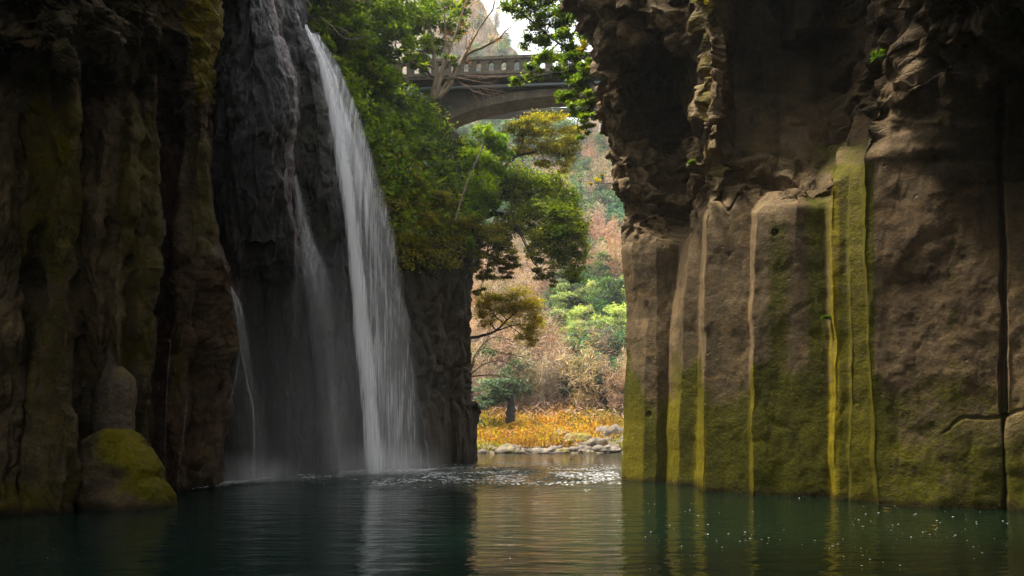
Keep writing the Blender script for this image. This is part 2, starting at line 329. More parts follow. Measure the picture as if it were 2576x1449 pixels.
def r_attr(G, U, V, N):
    n = fbm(G*np.array([.9, .9, .35]), 4, 31)
    base = ss(880, 1000, V+130*n)*(1.15)
    base = base*(1-.35*ss(2210, 2300, U)*(1-ss(1080, 1160, V)))
    st1 = box(U, V, 1930, 1985, 540, 1000, 18, 90)*.78
    st2 = box(U, V, 2030, 2085, 470, 1200, 18, 60)*.92
    st3 = box(U, V, 2084, 2200, 405, 1275, 5, 14)*.82; st3b = box(U, V, 1745, 1772, 1000, 1260, 6, 60)*.7
    st4 = box(U, V, 2385, 2408, 420, 1000, 10, 90)*.62
    st5 = (1-ss(1630, 1680, U))*ss(960, 1060, V)*.9
    st6 = box(U, V, 1690, 1716, 880, 1230, 8, 60)*.7
    gold = np.maximum.reduce([box(U, V, 2083, 2112, 450, 1280, 4, 40), box(U, V, 2112, 2200, 405, 1280, 6, 14)*.18, box(U, V, 1745, 1775, 1000, 1260, 6, 120)*.7, box(U, V, 1676, 1708, 940, 1230, 6, 100)*.5, (1-ss(1612, 1625, U))*ss(980, 1100, V)*.5, box(U, V, 1740, 1800, -100, 420, 20, 40)*.7, box(U, V, 1886, 1896, 700, 1250, 4, 80)*.5])  # yellow moss strips, with light on the facets painted into their colour
    cr = np.exp(-((U-(1765+.05*(V-200)))/26)**2)*(1-ss(420, 470, V))*.62
    sh = box(U, V, 2040, 2180, 330, 420, 30, 20)*.6
    st7 = ss(2440, 2520, U)*ss(350, 520, V)*.42
    top = box(U, V, 1700, 1760, 100, 420, 20, 40)*.25
    moss = np.maximum.reduce([base, st1, st2, st3, st3b, st4, st5, st6, cr, sh, st7, top])
    fac = np.clip(-N[..., 0]*1.4-.25, 0, 1)                      # faces that look out of the gorge, painted paler as if lit
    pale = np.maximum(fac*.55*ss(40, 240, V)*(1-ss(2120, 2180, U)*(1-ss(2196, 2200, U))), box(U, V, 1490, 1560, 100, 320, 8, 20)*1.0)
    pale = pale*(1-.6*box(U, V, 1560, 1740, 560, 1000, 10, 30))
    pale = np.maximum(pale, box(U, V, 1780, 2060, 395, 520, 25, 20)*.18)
    pale = np.maximum(pale, box(U, V, 1440, 1840, -60, 600, 20, 30)*.62)  # upper blocks raised in albedo so they read as lit
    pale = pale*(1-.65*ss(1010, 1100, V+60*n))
    red = ss(2200, 2230, U)*.22*(1-ss(900, 1050, V))+ss(1235, 1262, V-.045*(U-2000))*.7*ss(1640, 1700, U)+box(U, V, 1960, 2100, 100, 380)*.25  # waterline stain; near slab also tinted dark like the shade of its overhang
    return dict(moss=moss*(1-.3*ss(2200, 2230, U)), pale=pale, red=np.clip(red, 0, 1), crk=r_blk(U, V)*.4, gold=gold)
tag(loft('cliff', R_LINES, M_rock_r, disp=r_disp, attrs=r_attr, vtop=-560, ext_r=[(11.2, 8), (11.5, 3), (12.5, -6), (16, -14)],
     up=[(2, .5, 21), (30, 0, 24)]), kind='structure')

L_LINES = [
 [(1330,-260,11.3),(300,-260,11.3),(170,-260,10.6),(-900,-260,9.2)],
 [(1330,-5,13.0),(700,0,12.9),(300,0,12.9),(200,0,12.7),(120,0,11.6),(-900,0,10.2)],
 [(1330,30,13.3),(700,58,13.2),(300,62,13.3),(200,62,13.0),(120,60,11.8),(-900,60,10.4)],
 [(1330,42,14.2),(700,88,13.9),(450,140,13.5),(300,120,13.2),(200,120,13.0),(120,120,11.9),(-900,120,10.5)],
 [(1330,62,13.3),(1000,75,13.3),(800,110,13.4),(500,160,13.4),(300,180,13.2),(200,182,13.3),(130,180,12.0),(-900,180,10.7)],
 [(1330,150,13.2),(1200,160,13.1),(1000,165,13.3),(700,165,13.6),(500,178,14.0),(300,194,13.7),(190,196,14.2),(130,196,12.2),(-900,196,10.9)],
 [(1330,196,13.7),(1000,200,13.9),(700,175,14.4),(500,182,15.0),(300,200,15.2),(190,205,15.0),(120,215,12.4),(-900,215,11)],
 [(1330,210,15.4),(1000,215,15.3),(800,205,15.0),(500,200,14.6),(300,208,14.9),(230,215,15.2),(190,215,14.9),(120,235,12.6),(-900,235,11.1)],
 [(1330,262,15.2),(1000,262,15.1),(700,240,14.7),(500,248,14.5),(300,262,14.7),(230,262,15.2),(180,262,14.6),(110,270,12.9),(-900,270,11.3)],
 [(1330,300,15.6),(1000,290,15.4),(700,275,15.1),(500,290,14.9),(300,300,14.9),(230,300,15.3),(180,300,14.8),(110,300,13.1),(-900,300,11.5)],
 [(1330,315,15.8),(1000,300,15.2),(700,296,14.9),(500,312,14.8),(300,335,14.9),(230,335,15.5),(180,335,15.0),(110,335,13.5),(-900,335,11.8)],
 [(1330,345,16.5),(1000,330,16.1),(700,315,15.6),(500,335,15.4),(300,352,15.5),(220,352,15.8),(170,352,15.2),(100,352,13.8),(-900,352,12)],
 [(1330,385,16.6),(1000,382,16.3),(700,385,15.9),(500,392,15.8),(300,395,15.7),(200,398,15.6),(150,398,15.2),(80,398,14.2),(-900,398,12.3)],
 [(1330,392,18.0),(1000,392,18.0),(700,396,17.9),(500,402,17.8),(300,405,17.5),(200,410,16.9),(140,410,16.0),(60,410,15.0),(-900,410,13)],
 [(1330,412,18.3),(1000,415,18.3),(700,430,18.2),(500,440,18.0),(350,440,17.6),(200,440,16.8),(100,445,16.0),(0,450,15.6),(-900,450,14)],
 [(1330,418,17.6),(1000,420,17.6),(700,436,17.5),(500,450,17.4),(350,455,17.2),(200,470,16.7),(100,480,16.2),(0,480,15.9),(-900,480,14.6)],
 [(1330,465,17.6),(1000,470,17.6),(700,490,17.5),(500,500,17.4),(350,505,17.3),(200,520,17.0),(100,525,16.7),(0,530,16.4),(-900,530,15.2)],
 [(1330,475,18.5),(1000,480,18.4),(700,520,18.0),(500,524,17.9),(350,526,17.8),(200,532,17.6),(100,550,17.4),(0,552,17.2),(-900,552,16)],
 [(1330,540,18.9),(1000,545,18.7),(860,600,18.5),(780,588,18.3),(670,575,18.2),(600,545,18.3),(500,530,18.5),(350,528,18.5),(200,535,18.4),(100,552,18.2),(0,555,18),(-900,555,17)],
 [(1330,560,19.8),(1100,572,19.8),(860,604,19.6),(780,592,19.6),(670,580,19.5),(600,548,19.6),(500,532,19.8),(200,537,19.8),(0,556,19.8),(-900,556,19)],
 [(1330,540,23),(860,560,23),(500,510,23),(0,540,23),(-900,540,23)],
]
def l_blk(U, V):
    return np.clip(np.maximum.reduce([(1-ss(140, 230, V+.12*U))*(1-ss(430, 500, U)), box(U, V, 400, 560, -900, 330, 15, 70)*.55, box(U, V, 385, 600, 640, 1000, 20, 70)*.25]), 0, 1)
def l_disp(G, U, V):
    b = l_blk(U, V)
    d = .16*fbm(G*np.array([.8, .8, .3]), 4, 71)+.07*fbm(G*2.4, 4, 72)
    wp = G+.3*np.stack([fbm(G*.9, 3, 80+k) for k in range(3)], -1)
    tl = np.stack([wp[..., 0], wp[..., 1], wp[..., 2]-.4*wp[..., 0]], -1)
    d = d+b*(.50*facets(tl*np.array([.9, .9, 1.4]), 13)+.32*facets(tl*np.array([2.0, 2.0, 3.2]), 19)+.12*facets(tl*np.array([4.4, 4.4, 6.2]), 29)-.1)
    f1, f2, c, n = worley(G*1.2, 25)
    d = d-.2*(n[0] > .85)*np.clip(1-f1/(.12+.12*n[1]), 0, 1)
    d = d+.16*fbm(G*np.array([.5, .5, .22]), 3, 74)*(1-b)+(1-b)*(.20*facets(wp*np.array([1.15, 1.15, .42]), 65)+.07*facets(wp*np.array([3.0, 3.0, 1.5]), 67))+.10*np.sin(G[..., 0]*5+2*fbm(G*.5, 2, 75))*(1-b)*ss(.0, .3, fbm(G*.4, 2, 76))
    return d
def l_attr(G, U, V, N):
    n = fbm(G*np.array([1.0, 1.0, .4]), 4, 41)
    moss = np.maximum.reduce([box(U, V, 60, 200, 170, 720, 20, 40)*.62, box(U, V, 300, 400, 250, 950, 15, 60)*.55, ss(1120, 1240, V)*.55*(1-ss(380, 420, U)),
                              box(U, V, 490, 560, -900, 250, 15, 60)*.95, box(U, V, 480, 545, 330, 640, 12, 50)*.5, box(U, V, 300, 400, -900, 180, 30, 30)*.35, .18+0*U, box(U, V, 430, 470, 800, 1020, 10, 40)*.45, box(U, V, 60, 200, 700, 1250, 20, 60)*.40])
    red = np.maximum.reduce([box(U, V, 392, 450, 150, 1300, 14, 60)*.75, box(U, V, 400, 600, 650, 1300, 25, 60)*.45, box(U, V, 430, 540, 120, 330, 25, 60)*.6])
    pale = box(U, V, 185, 360, 260, 900, 20, 60)*(.25)
    return dict(moss=moss*1.15+.15*n, red=red, pale=pale, crk=l_blk(U, V)*.6+.08, gold=np.maximum(box(U, V, 480, 560, -900, 260, 15, 60)*.8, box(U, V, 60, 200, 170, 420, 20, 40)*.15))
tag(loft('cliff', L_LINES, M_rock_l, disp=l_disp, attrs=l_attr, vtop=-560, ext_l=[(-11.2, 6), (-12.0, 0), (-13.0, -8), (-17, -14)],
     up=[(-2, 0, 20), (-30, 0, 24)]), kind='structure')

W_LINES = [
 [(1215,440,25),(500,440,25),(0,440,25),(-500,440,25)],
 [(1215,520,22),(500,500,22.4),(0,520,23),(-500,530,23.5)],
 [(1330,560,20.9),(1215,560,20.9),(900,592,20.7),(760,580,20.6),(650,572,20.7),(500,538,21),(350,530,21),(200,535,21.2),(90,550,21.4),(0,553,21.6),(-500,560,22)],
 [(1330,598,21.0),(1212,600,21.0),(900,612,21.3),(700,600,21.0),(640,600,20.3),(350,580,20.2),(0,590,20.8),(-500,590,21.5)],
 [(1330,640,21.6),(1210,640,21.6),(900,625,21.8),(660,640,21.6),(610,645,20.5),(350,640,20.0),(0,630,20.6),(-500,620,21.5)],
 [(1330,656,22.6),(1200,656,22.6),(900,672,22.6),(710,664,22.2),(640,690,20.9),(350,700,20.3),(130,690,20.7),(0,665,21),(-500,640,21.8)],
 [(1330,716,22.7),(1199,716,22.7),(900,735,22.6),(700,738,22.2),(645,735,21.3),(560,731,21.1),(440,730,20.9),(290,742,20.9),(220,740,21.1),(130,714,21.3),(0,684,21.6),(-500,655,22.2)],
 [(1330,724,23.4),(1197,724,23.4),(900,744,23.2),(700,748,22.9),(645,741,21.9),(560,736,21.7),(440,735,21.5),(290,748,21.5),(220,745,21.7),(130,719,21.9),(0,689,22.2),(-500,660,22.8)],
 [(1330,745,24.4),(1195,745,24.4),(900,756,24.1),(700,752,23.8),(645,736,24.4),(440,729,24.6),(220,738,24.8),(0,684,25.2),(-500,655,25.6)],
 [(1330,820,24.0),(1194,820,24.0),(900,790,23.9),(750,765,23.9),(640,765,24.6),(440,765,25),(220,772,25.2),(0,712,25.7),(-500,685,26.1)],
 [(1330,835,24.2),(1193,835,24.2),(1000,832,24.2),(850,825,24.2),(750,815,24.3),(640,820,24.4),(570,835,24.5),(440,815,24.7),(330,798,24.9),(170,780,25.2),(60,745,25.6),(0,728,25.9),(-500,700,26.3)],
 [(1330,839,26.0),(1188,839,26.0),(1000,838,25.6),(850,836,25.3),(750,850,25.2),(640,856,24.9),(570,862,24.8),(440,840,25),(330,820,25.2),(170,800,25.5),(60,760,25.9),(0,742,26.2),(-500,715,26.6)],
 [(1330,898,26.4),(1187,898,26.4),(1000,888,26.5),(850,868,26.6),(750,858,26.8),(640,851,27.4),(300,815,28),(0,738,28.5),(-500,710,29)],
 [(1330,905,27.2),(1186,905,27.2),(1000,895,27.2),(850,880,27.2),(640,866,27.8),(300,835,28.6),(0,741,29.4),(-500,715,29.6)],
 [(1330,985,27.2),(1186,985,27.2),(950,960,27.3),(800,940,27.6),(600,900,28.3),(300,852,29),(0,745,30),(-500,720,30)],
 [(1330,1072,27.7),(1184,1072,27.7),(900,1032,28),(600,967,29),(300,880,30),(0,772,31.5),(-500,748,32)],
 [(1330,1085,31),(600,990,33),(300,890,34),(0,780,35),(-500,760,35)],
]
def w_disp(G, U, V):
    d = .22*fbm(G*np.array([.9, .9, .30]), 4, 91)+.10*fbm(G*np.array([3.6, 3.6, .8]), 5, 92)+.22*fbm(G*np.array([.5, .5, .9]), 3, 93)*np.exp(-((U-np.interp(V, [0, 130, 220, 290, 440, 640], [684, 714, 740, 742, 730, 735]))/16)**2)
    up = 1-ss(620, 760, V)
    wp = G+.3*np.stack([fbm(G*1.1, 3, 60+k) for k in range(3)], -1)
    d = d+(.3+.7*up)*(.20*facets(wp*np.array([1.2, 1.2, .4]), 43)+.07*facets(wp*np.array([3.6, 3.6, 1.2]), 47)-.03)
    lo = ss(640, 740, V)
    d = d+lo*.16*np.abs(np.sin(G[..., 0]*3.1+.5*fbm(G*.5, 2, 4)))
    return d
def w_attr(G, U, V, N):
    moss = np.maximum.reduce([box(U, V, 745, 850, 150, 640, 10, 60)*.36, box(U, V, 700, 745, 150, 420, 10, 50)*.15])
    red = np.maximum.reduce([np.exp(-((U-np.interp(V, [0, 130, 220, 290, 440, 640], [689, 719, 745, 748, 735, 741]))/10)**2)*(1-ss(620, 680, V))*.8, box(U, V, 540, 600, 560, 760, 15, 40)*.5])
    film = np.maximum.reduce([box(U, V, 520, 735, -400, 420, 10, 120)*1.0, box(U, V, 530, 735, 350, 700, 12, 80)*.75, box(U, V, 690, 790, -200, 320, 12, 60)*.55, box(U, V, 590, 1040, 640, 1180, 20, 60)*.45])
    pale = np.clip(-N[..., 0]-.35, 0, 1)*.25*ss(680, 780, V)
    return dict(moss=moss, red=red, film=film, pale=pale)
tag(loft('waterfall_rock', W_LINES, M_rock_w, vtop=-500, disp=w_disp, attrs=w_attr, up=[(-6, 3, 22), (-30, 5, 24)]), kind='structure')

H_LINES = [
 [(1330,880,30.5),(600,860,31),(300,800,33),(0,720,35),(-300,680,38)],
 [(1330,1045,28.6),(1180,1045,28.6),(900,1035,28.8),(600,975,29.6),(300,888,31.5),(100,815,33),(0,785,34),(-300,740,37)],
 [(1330,1100,31.0),(1168,1100,31),(900,1078,31.2),(600,1042,31.8),(450,1010,32.6),(300,960,34.5),(215,900,36),(0,820,39)],
 [(1330,1138,33.0),(1162,1138,33),(1000,1135,33),(850,1130,33.2),(640,1120,33.6),(500,1085,34.6),(320,1030,36.5),(215,960,38.5),(0,870,41)],
 [(1330,1172,34.2),(1160,1172,34.2),(980,1166,34.2),(850,1172,34.4),(640,1168,34.9),(500,1150,36),(340,1100,38),(250,1060,39),(215,1000,40),(150,950,41),(0,900,43)],
 [(1330,1205,36.4),(1160,1205,36.4),(1018,1205,36.4),(1008,1182,36.6),(850,1187,36.6),(700,1194,36.8),(640,1190,37),(500,1190,38),(350,1155,39.5),(300,1130,40),(255,1102,40.5),(220,1040,42),(150,975,44),(0,920,46)],
 [(1330,1190,44),(1000,1180,44),(600,1175,45),(300,1110,45.5),(255,1070,46),(220,1000,47),(0,900,50)],
]
def h_disp(G, U, V):
    up = 1-ss(560, 760, V)
    wp = G+.3*np.stack([fbm(G*.8, 3, 160+k) for k in range(3)], -1)
    wp[..., 0] = wp[..., 0]-.32*wp[..., 2]*ss(1010, 900, V)
    d = .3*fbm(G*.5, 4, 101)*up+.12*fbm(G*np.array([2, 2, .5]), 4, 102)
    d = d+(.40*facets(wp*np.array([1.5, 1.5, .3]), 53)+.07*facets(wp*np.array([3.4, 3.4, .4]), 54)-.05)*(1-up)*ss(-1150, -1020, -V)+(facets(wp*.9, 57)-.1)*up*.5
    d = d+.18*np.sign(np.sin(G[..., 0]*4.5))*ss(1000, 1030, V)*.5
    return d
def h_attr(G, U, V, N):
    moss = np.maximum((1-ss(560, 900, V))*.62, .25*(1-ss(900, 1000, V)))+.1*fbm(G, 3, 6)
    return dict(moss=moss, red=box(U, V, 940, 1130, 350, 620, 30, 60)*.25, pale=box(U, V, 1060, 1210, 620, 1160, 30, 60)*.10)
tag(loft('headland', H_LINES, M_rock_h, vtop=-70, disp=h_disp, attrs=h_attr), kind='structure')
# ================================================================ HILLSIDE, RIVER BANK, WATER
VY = ([-120,0,200,300,400,500,600,700,800,900,1000,1060,1110,1140,1150], [285,262,220,200,176,152,132,114,98,84,71,63,55,51,49])
def hillY(v): return np.interp(v, *VY)
def skyline(u): return np.interp(u, [400,900,1050,1150,1220,1265,1300,1335,1380,1450,1520,1600,1800,2200], [-120,-120,-120,-80,20,105,132,180,283,318,335,330,280,200])
def hill_pt(u, v):
    q = pt(u, v, float(hillY(v))); return q
uu = np.linspace(500, 2150, 230); tt = np.linspace(0, 1, 190)
U, T = np.meshgrid(uu, tt); V = 1150+(skyline(U)-1150)*T
G = P(U, V, hillY(V))
G[..., 2] += (2.2*fbm(G*.035, 4, 200)+.6*fbm(G*.2, 3, 201))*ss(0.06, .25, T)
back = G[-1:].copy(); back[..., 1] += 40; back[..., 2] -= 30
m, n = newmat('hillside_ground'); co = n.a('ShaderNodeTexCoord').outputs['Object']
c = n.ramp(n.noise(co, .06, 6, .7), [(.3, (.05, .055, .03)), (.48, (.13, .095, .055)), (.7, (.2, .14, .10))])
bpn = n.a('ShaderNodeBump', {'Strength': .8, 'Distance': 1., 'Height': n.noise(co, .5, 6, .7)})
n.out(n.a('ShaderNodeBsdfPrincipled', {'Base Color': c, 'Roughness': .95, 'Normal': bpn.outputs[0]}).outputs[0])
G2 = np.concatenate([G, back]); tag(mesh('hillside', G2, gridfaces(*G2.shape[:2]), m), kind='structure')
# riverbed / ground sheet
m2, n = newmat('riverbed_mud'); n.out(n.a('ShaderNodeBsdfPrincipled', {'Base Color': (.03, .035, .025, 1), 'Roughness': .9}).outputs[0])
tag(mesh('ground', [(-300, -60, -4), (300, -60, -4), (300, 420, -4), (-300, 420, -4)], [(0, 1, 2, 3)], m2), kind='structure')
# water: a real rippled sheet, finer near the camera
ys = np.concatenate([np.linspace(-30, 3, 10)[:-1], np.linspace(3, 17, 230)[:-1], np.linspace(17, 37, 300)[:-1], np.linspace(37, 60, 60)])
xs = np.concatenate([np.linspace(-24, -9, 60)[:-1], np.linspace(-9, 5, 230)[:-1], np.linspace(5, 26, 90)])
X, Y = np.meshgrid(xs, ys); q = np.stack([X, Y, 0*X], -1)
near = np.exp(-((X+2.0)/4.6)**2-((Y-26.5)/5.5)**2); hit = np.exp(-((X+5.0)/2.2)**2-((Y-25.6)/1.6)**2)
chop = np.clip(near*(.35+.9*ss(-.2, .4, fbm(q*.45, 3, 3)))+.6*hit, 0, 1.2)
Z = chop*(.095*fbm(q*np.array([2.2, 2.2, 1]), 2, 21)+.060*fbm(q*np.array([5.0, 5.0, 1]), 2, 22))
WV = np.stack([X, Y, Z], -1)
m, n = newmat('pool_water'); co = n.a('ShaderNodeTexCoord').outputs['Object']
sep = n.a('ShaderNodeSeparateXYZ', {0: co})
dx = n.m('MULTIPLY', n.m('SUBTRACT', sep.outputs[0], -1.0), .50); dy = n.m('MULTIPLY', n.m('SUBTRACT', sep.outputs[1], 27), .42)
dist = n.m('SQRT', n.m('ADD', n.m('MULTIPLY', dx, dx), n.m('MULTIPLY', dy, dy)))
ch = n.mr(dist, 1.8, 4.2, 1, 0)                                   # churned water where the falls land
calm = n.m('ADD', n.m('MULTIPLY', n.noise(n.vscale(co, (.9, 2.6, 1)), 1., 3, .5), .042), n.m('MULTIPLY', n.noise(n.vscale(co, (2.5, 7, 1)), 1., 3, .55), .012))
chop = n.m('ADD', n.m('MULTIPLY', n.noise(co, 4.5, 4, .6), .22), n.m('MULTIPLY', n.noise(co, 1.6, 2, .5), .22))
hgt = n.m('ADD', calm, n.m('MULTIPLY', chop, n.m('MULTIPLY', ch, n.mr(n.noise(co, .5, 3), .3, .55, .35, 1.))))
bpn = n.a('ShaderNodeBump', {'Strength': 1., 'Distance': 1., 'Height': hgt})
wcol = n.mix(n.mr(sep.outputs[0], -6, 5), (.0012, .0135, .0115), (.0028, .009, .004))
p = n.a('ShaderNodeBsdfPrincipled', {'Base Color': wcol, 'Roughness': .03, 'IOR': 1.33, 'Normal': bpn.outputs[0]})
n.out(p.outputs[0])
tag(mesh('water', WV, gridfaces(*WV.shape[:2]), m), kind='structure')

# ================================================================ BRIDGE
def concrete(name, c0, c1, c2, moss=.4):
    m, n = newmat(name); co = n.a('ShaderNodeTexCoord').outputs['Object']
    c = n.ramp(n.noise(co, .9, 6, .65), [(.3, c0), (.5, c1), (.72, c2)])
    c = n.mix(n.mr(n.noise(n.vscale(co, (4, 4, .4)), 1., 4), .5, .75, 0, .6), c, n.mix(1., c, (.35, .33, .3), 'MULTIPLY'))
    c = n.mix(n.mr(n.noise(co, 1.7, 5, .7), .52, .7, 0, moss), c, (.05, .06, .015))
    b = n.a('ShaderNodeBump', {'Strength': .4, 'Distance': .3, 'Height': n.noise(co, 6, 5)})
    n.out(n.a('ShaderNodeBsdfPrincipled', {'Base Color': c, 'Roughness': .9, 'Normal': b.outputs[0]}).outputs[0]); return m
M_conc = concrete('weathered_concrete', (.045, .034, .020), (.085, .066, .040), (.14, .11, .07))
M_conc_d = concrete('dark_concrete', (.025, .019, .013), (.055, .042, .028), (.09, .07, .048))  # darker concrete for deck and spandrel
# bridge axis: from the left bank (further) to the right bank (nearer)
A0 = pt(940, 190, 46.4); A1 = pt(1640, 163, 43.6)
ax = (A1-A0)[:2]; Lb = float(np.hypot(*ax)); ax = ax/Lb; nx = np.array([-ax[1], ax[0]])    # nx points away from the camera
sl = (A1[2]-A0[2])/Lb
def bp(s, d, z): return np.array([A0[0]+ax[0]*s+nx[0]*d, A0[1]+ax[1]*s+nx[1]*d, A0[2]+sl*s+z])
def bmesh_box(lst):
    V = []; Fs = []
    for (s0, s1, d0, d1, z0, z1) in lst:
        b = len(V)
        for s in (s0, s1):
            for d in (d0, d1):
                for z in (z0, z1): V.append(bp(s, d, z))
        Fs += [[b+i for i in f] for f in ((0, 1, 3, 2), (4, 6, 7, 5), (0, 4, 5, 1), (2, 3, 7, 6), (0, 2, 6, 4), (1, 5, 7, 3))]
    return V, Fs
bridge = empty('arch_bridge', bp(Lb/2, 2.2, -3), 'old concrete arch bridge with arched parapet openings, spanning high between the cliffs', 'bridge')
V, Fs = bmesh_box([(0, Lb, .05, 2.6, -.62, -.25), (0, Lb, .45, 2.2, -1.0, -.62)]); mesh('deck', V, Fs, M_conc_d, bridge, smooth=False)
V, Fs = bmesh_box([(0, Lb, -.18, .04, -.52, -.30), (0, Lb, -.22, .30, -.30, -.10)]); mesh('cornice', V, Fs, M_conc, bridge, smooth=False)
def parapet(d):
    V = []; Fs = []; pitch = .853; zt = 1.08; wo = .36; zs = .58
    ns = int(Lb/pitch)
    for d0 in (d, d+.26):
        pass
    outl = []
    for k in range(ns):
        s0 = k*pitch; c = s0+pitch/2
        hole = [(c-wo/2, .02)]+[(c-wo/2*math.cos(t), zs+wo/2*math.sin(t)) for t in np.linspace(0, math.pi, 9)]+[(c+wo/2, .02)]
        # strips around one arched opening, front, back and the reveal
        top = [(s0, .0), (s0, zs)]+[(s0+pitch*(i/8.), .86) for i in range(9)]+[(s0+pitch, zs), (s0+pitch, .0)]
        hol = [hole[0], hole[1]]+hole[1:10]+[hole[9], hole[10]]
        for j in range(len(top)-1):
            b = len(V)
            for (dd) in (d, d+.26):
                for q in (top[j], top[j+1], hol[j+1], hol[j]): V.append(bp(q[0], dd, q[1]-.1))
            Fs += [[b, b+1, b+2, b+3], [b+7, b+6, b+5, b+4], [b+3, b+2, b+6, b+7]]
    return V, Fs
for d in (0.0, 2.3):
    V, Fs = parapet(d); mesh('parapet', V, Fs, M_conc, bridge, smooth=False)
    V, Fs = bmesh_box([(0, Lb, d-.06, d+.32, .762, .96)]); mesh('coping', V, Fs, M_conc, bridge, smooth=False)
# arch ring: thick at the springing, thin at the crown
def s_of(u, d=.5):      # where the column u meets the bridge front
    best = None
    for s in np.linspace(0, Lb, 1500):
        q = bp(s, d, 0); e = abs(CU+q[0]/q[1]*F-u)
        if best is None or e < best[0]: best = (e, s, q[1])
    return best[1], best[2]
ex = [(1040,352),(1080,315),(1120,286),(1180,262),(1250,240),(1320,228),(1400,221),(1480,220),(1560,226),(1640,240)]
inn = [(1040,400),(1080,358),(1120,325),(1180,300),(1240,284),(1300,273),(1360,265),(1420,262),(1500,264),(1640,292)]
def arch_line(src):
    uq = np.linspace(1040, 1640, 60); vq = np.interp(uq, [a[0] for a in src], [a[1] for a in src])
    vq = np.convolve(np.pad(vq, 3, mode='edge'), np.ones(7)/7, 'valid'); o = []
    for u, v in zip(uq, vq):
        s, yy = s_of(u); v = v-(22 if src is inn else 0); o.append((s, H+(HV-v)/F*yy-(A0[2]+sl*s)))
    return o
EX, IN = arch_line(ex), arch_line(inn)
V = []; Fs = []
for i in range(len(EX)):
    V += [bp(EX[i][0], .5, EX[i][1]), bp(IN[i][0], .5, IN[i][1]), bp(IN[i][0], 2.1, IN[i][1]), bp(EX[i][0], 2.1, EX[i][1])]
for i in range(len(EX)-1):
    for k in range(4): Fs.append([4*i+k, 4*(i+1)+k, 4*(i+1)+(k+1) % 4, 4*i+(k+1) % 4])
mesh('arch', V, Fs, M_conc, bridge, smooth=False)
V = []; Fs = []
for i in range(len(EX)):   # spandrel wall set back behind the arch face
    V += [bp(EX[i][0], .75, -.9), bp(EX[i][0], .75, EX[i][1]-.1), bp(EX[i][0], 1.9, EX[i][1]-.1), bp(EX[i][0], 1.9, -.9)]
for i in range(len(EX)-1):
    if EX[i][1] < -1.0:
        for k in range(4): Fs.append([4*i+k, 4*(i+1)+k, 4*(i+1)+(k+1) % 4, 4*i+(k+1) % 4])
mesh('spandrel', V, Fs, M_conc_d, bridge, smooth=False)
V, Fs = tubes([(np.array([bp(s, .28, -.88) for s in np.linspace(3, Lb-1, 20)]), np.full(20, .10))], 8)
m, n = newmat('grey_pipe'); n.out(n.a('ShaderNodeBsdfPrincipled', {'Base Color': (.16, .18, .2, 1), 'Roughness': .5}).outputs[0])
mesh('service_pipe', V, Fs, m, bridge)
# the farther bridge: one dark beam seen under the arch
far = empty('footbridge', pt(1355, 277, 74), 'thin dark beam of a farther bridge seen through the gap below the arch', 'footbridge')
m, n = newmat('dark_steel'); n.out(n.a('ShaderNodeBsdfPrincipled', {'Base Color': (.02, .02, .022, 1), 'Roughness': .6}).outputs[0])
def beam(u0, v0, u1, v1, Y, hh, dd):
    a, b = pt(u0, v0, Y), pt(u1, v1, Y); V = []
    for q in (a, b):
        for dy in (0, dd):
            for dz in (-hh/2, hh/2): V.append(q+np.array([0, dy, dz]))
    return V, [[0, 1, 3, 2], [4, 6, 7, 5], [0, 4, 5, 1], [2, 3, 7, 6], [0, 2, 6, 4], [1, 5, 7, 3]]
V, Fs = beam(1180, 281, 1560, 271, 74, .34, 1.6); mesh('beam', V, Fs, m, far, smooth=False)
V, Fs = tubes([(np.array([pt(1314, 279, 74.3), pt(1315, 310, 74.3), pt(1315, 420, 74.3)]), np.full(3, .1))], 6); mesh('post', V, Fs, m, far)
# ================================================================ BOULDERS
def boulder(name, u, v, Y, rx, ry, rz, mat, seed, moss=None, label=None, cat='rock', group=None, res=56, rot=0, amp=.22, blk=.25, profile=None, lean=0):
    """a stone sitting in the ground: an uneven ellipsoid with facets"""
    th = np.linspace(0, 2*math.pi, res+1)[:-1]; ph = np.linspace(-.5*math.pi, .5*math.pi, res//2+1)
    T_, P_ = np.meshgrid(th, ph); d = np.stack([np.cos(P_)*np.cos(T_), np.cos(P_)*np.sin(T_), np.sin(P_)], -1)
    r = 1+amp*fbm(d*1.3+seed*3.7, 4, seed)+blk*blocks(d*1.6+seed*1.9, seed, .5, .5, .05)
    g = d*r[..., None]
    if profile is not None: g = profile(g)
    g = g*np.array([rx, ry, rz]); g[..., 0] += lean*np.clip(g[..., 2], 0, None)
    a = g.copy(); g[..., 0] = a[..., 0]*math.cos(rot)-a[..., 1]*math.sin(rot); g[..., 1] = a[..., 0]*math.sin(rot)+a[..., 1]*math.cos(rot)
    c = pt(u, v, Y); g = g+c
    nr, nc = g.shape[:2]; i = np.arange(nr*nc).reshape(nr, nc); j = np.roll(i, -1, 1)
    Fs = np.stack([i[:-1], j[:-1], j[1:], i[1:]], -1).reshape(-1, 4)
    mo = moss(g, d) if moss else np.zeros(g.shape[:2])
    z = np.zeros(g.shape[:2])
    off = np.array(c); o = mesh(name, g-off, Fs, mat, col=dict(moss=mo, pale=z, red=z, film=z, crk=z+.3, gold=z)); o.location = off
    return tag(o, label, cat, group)
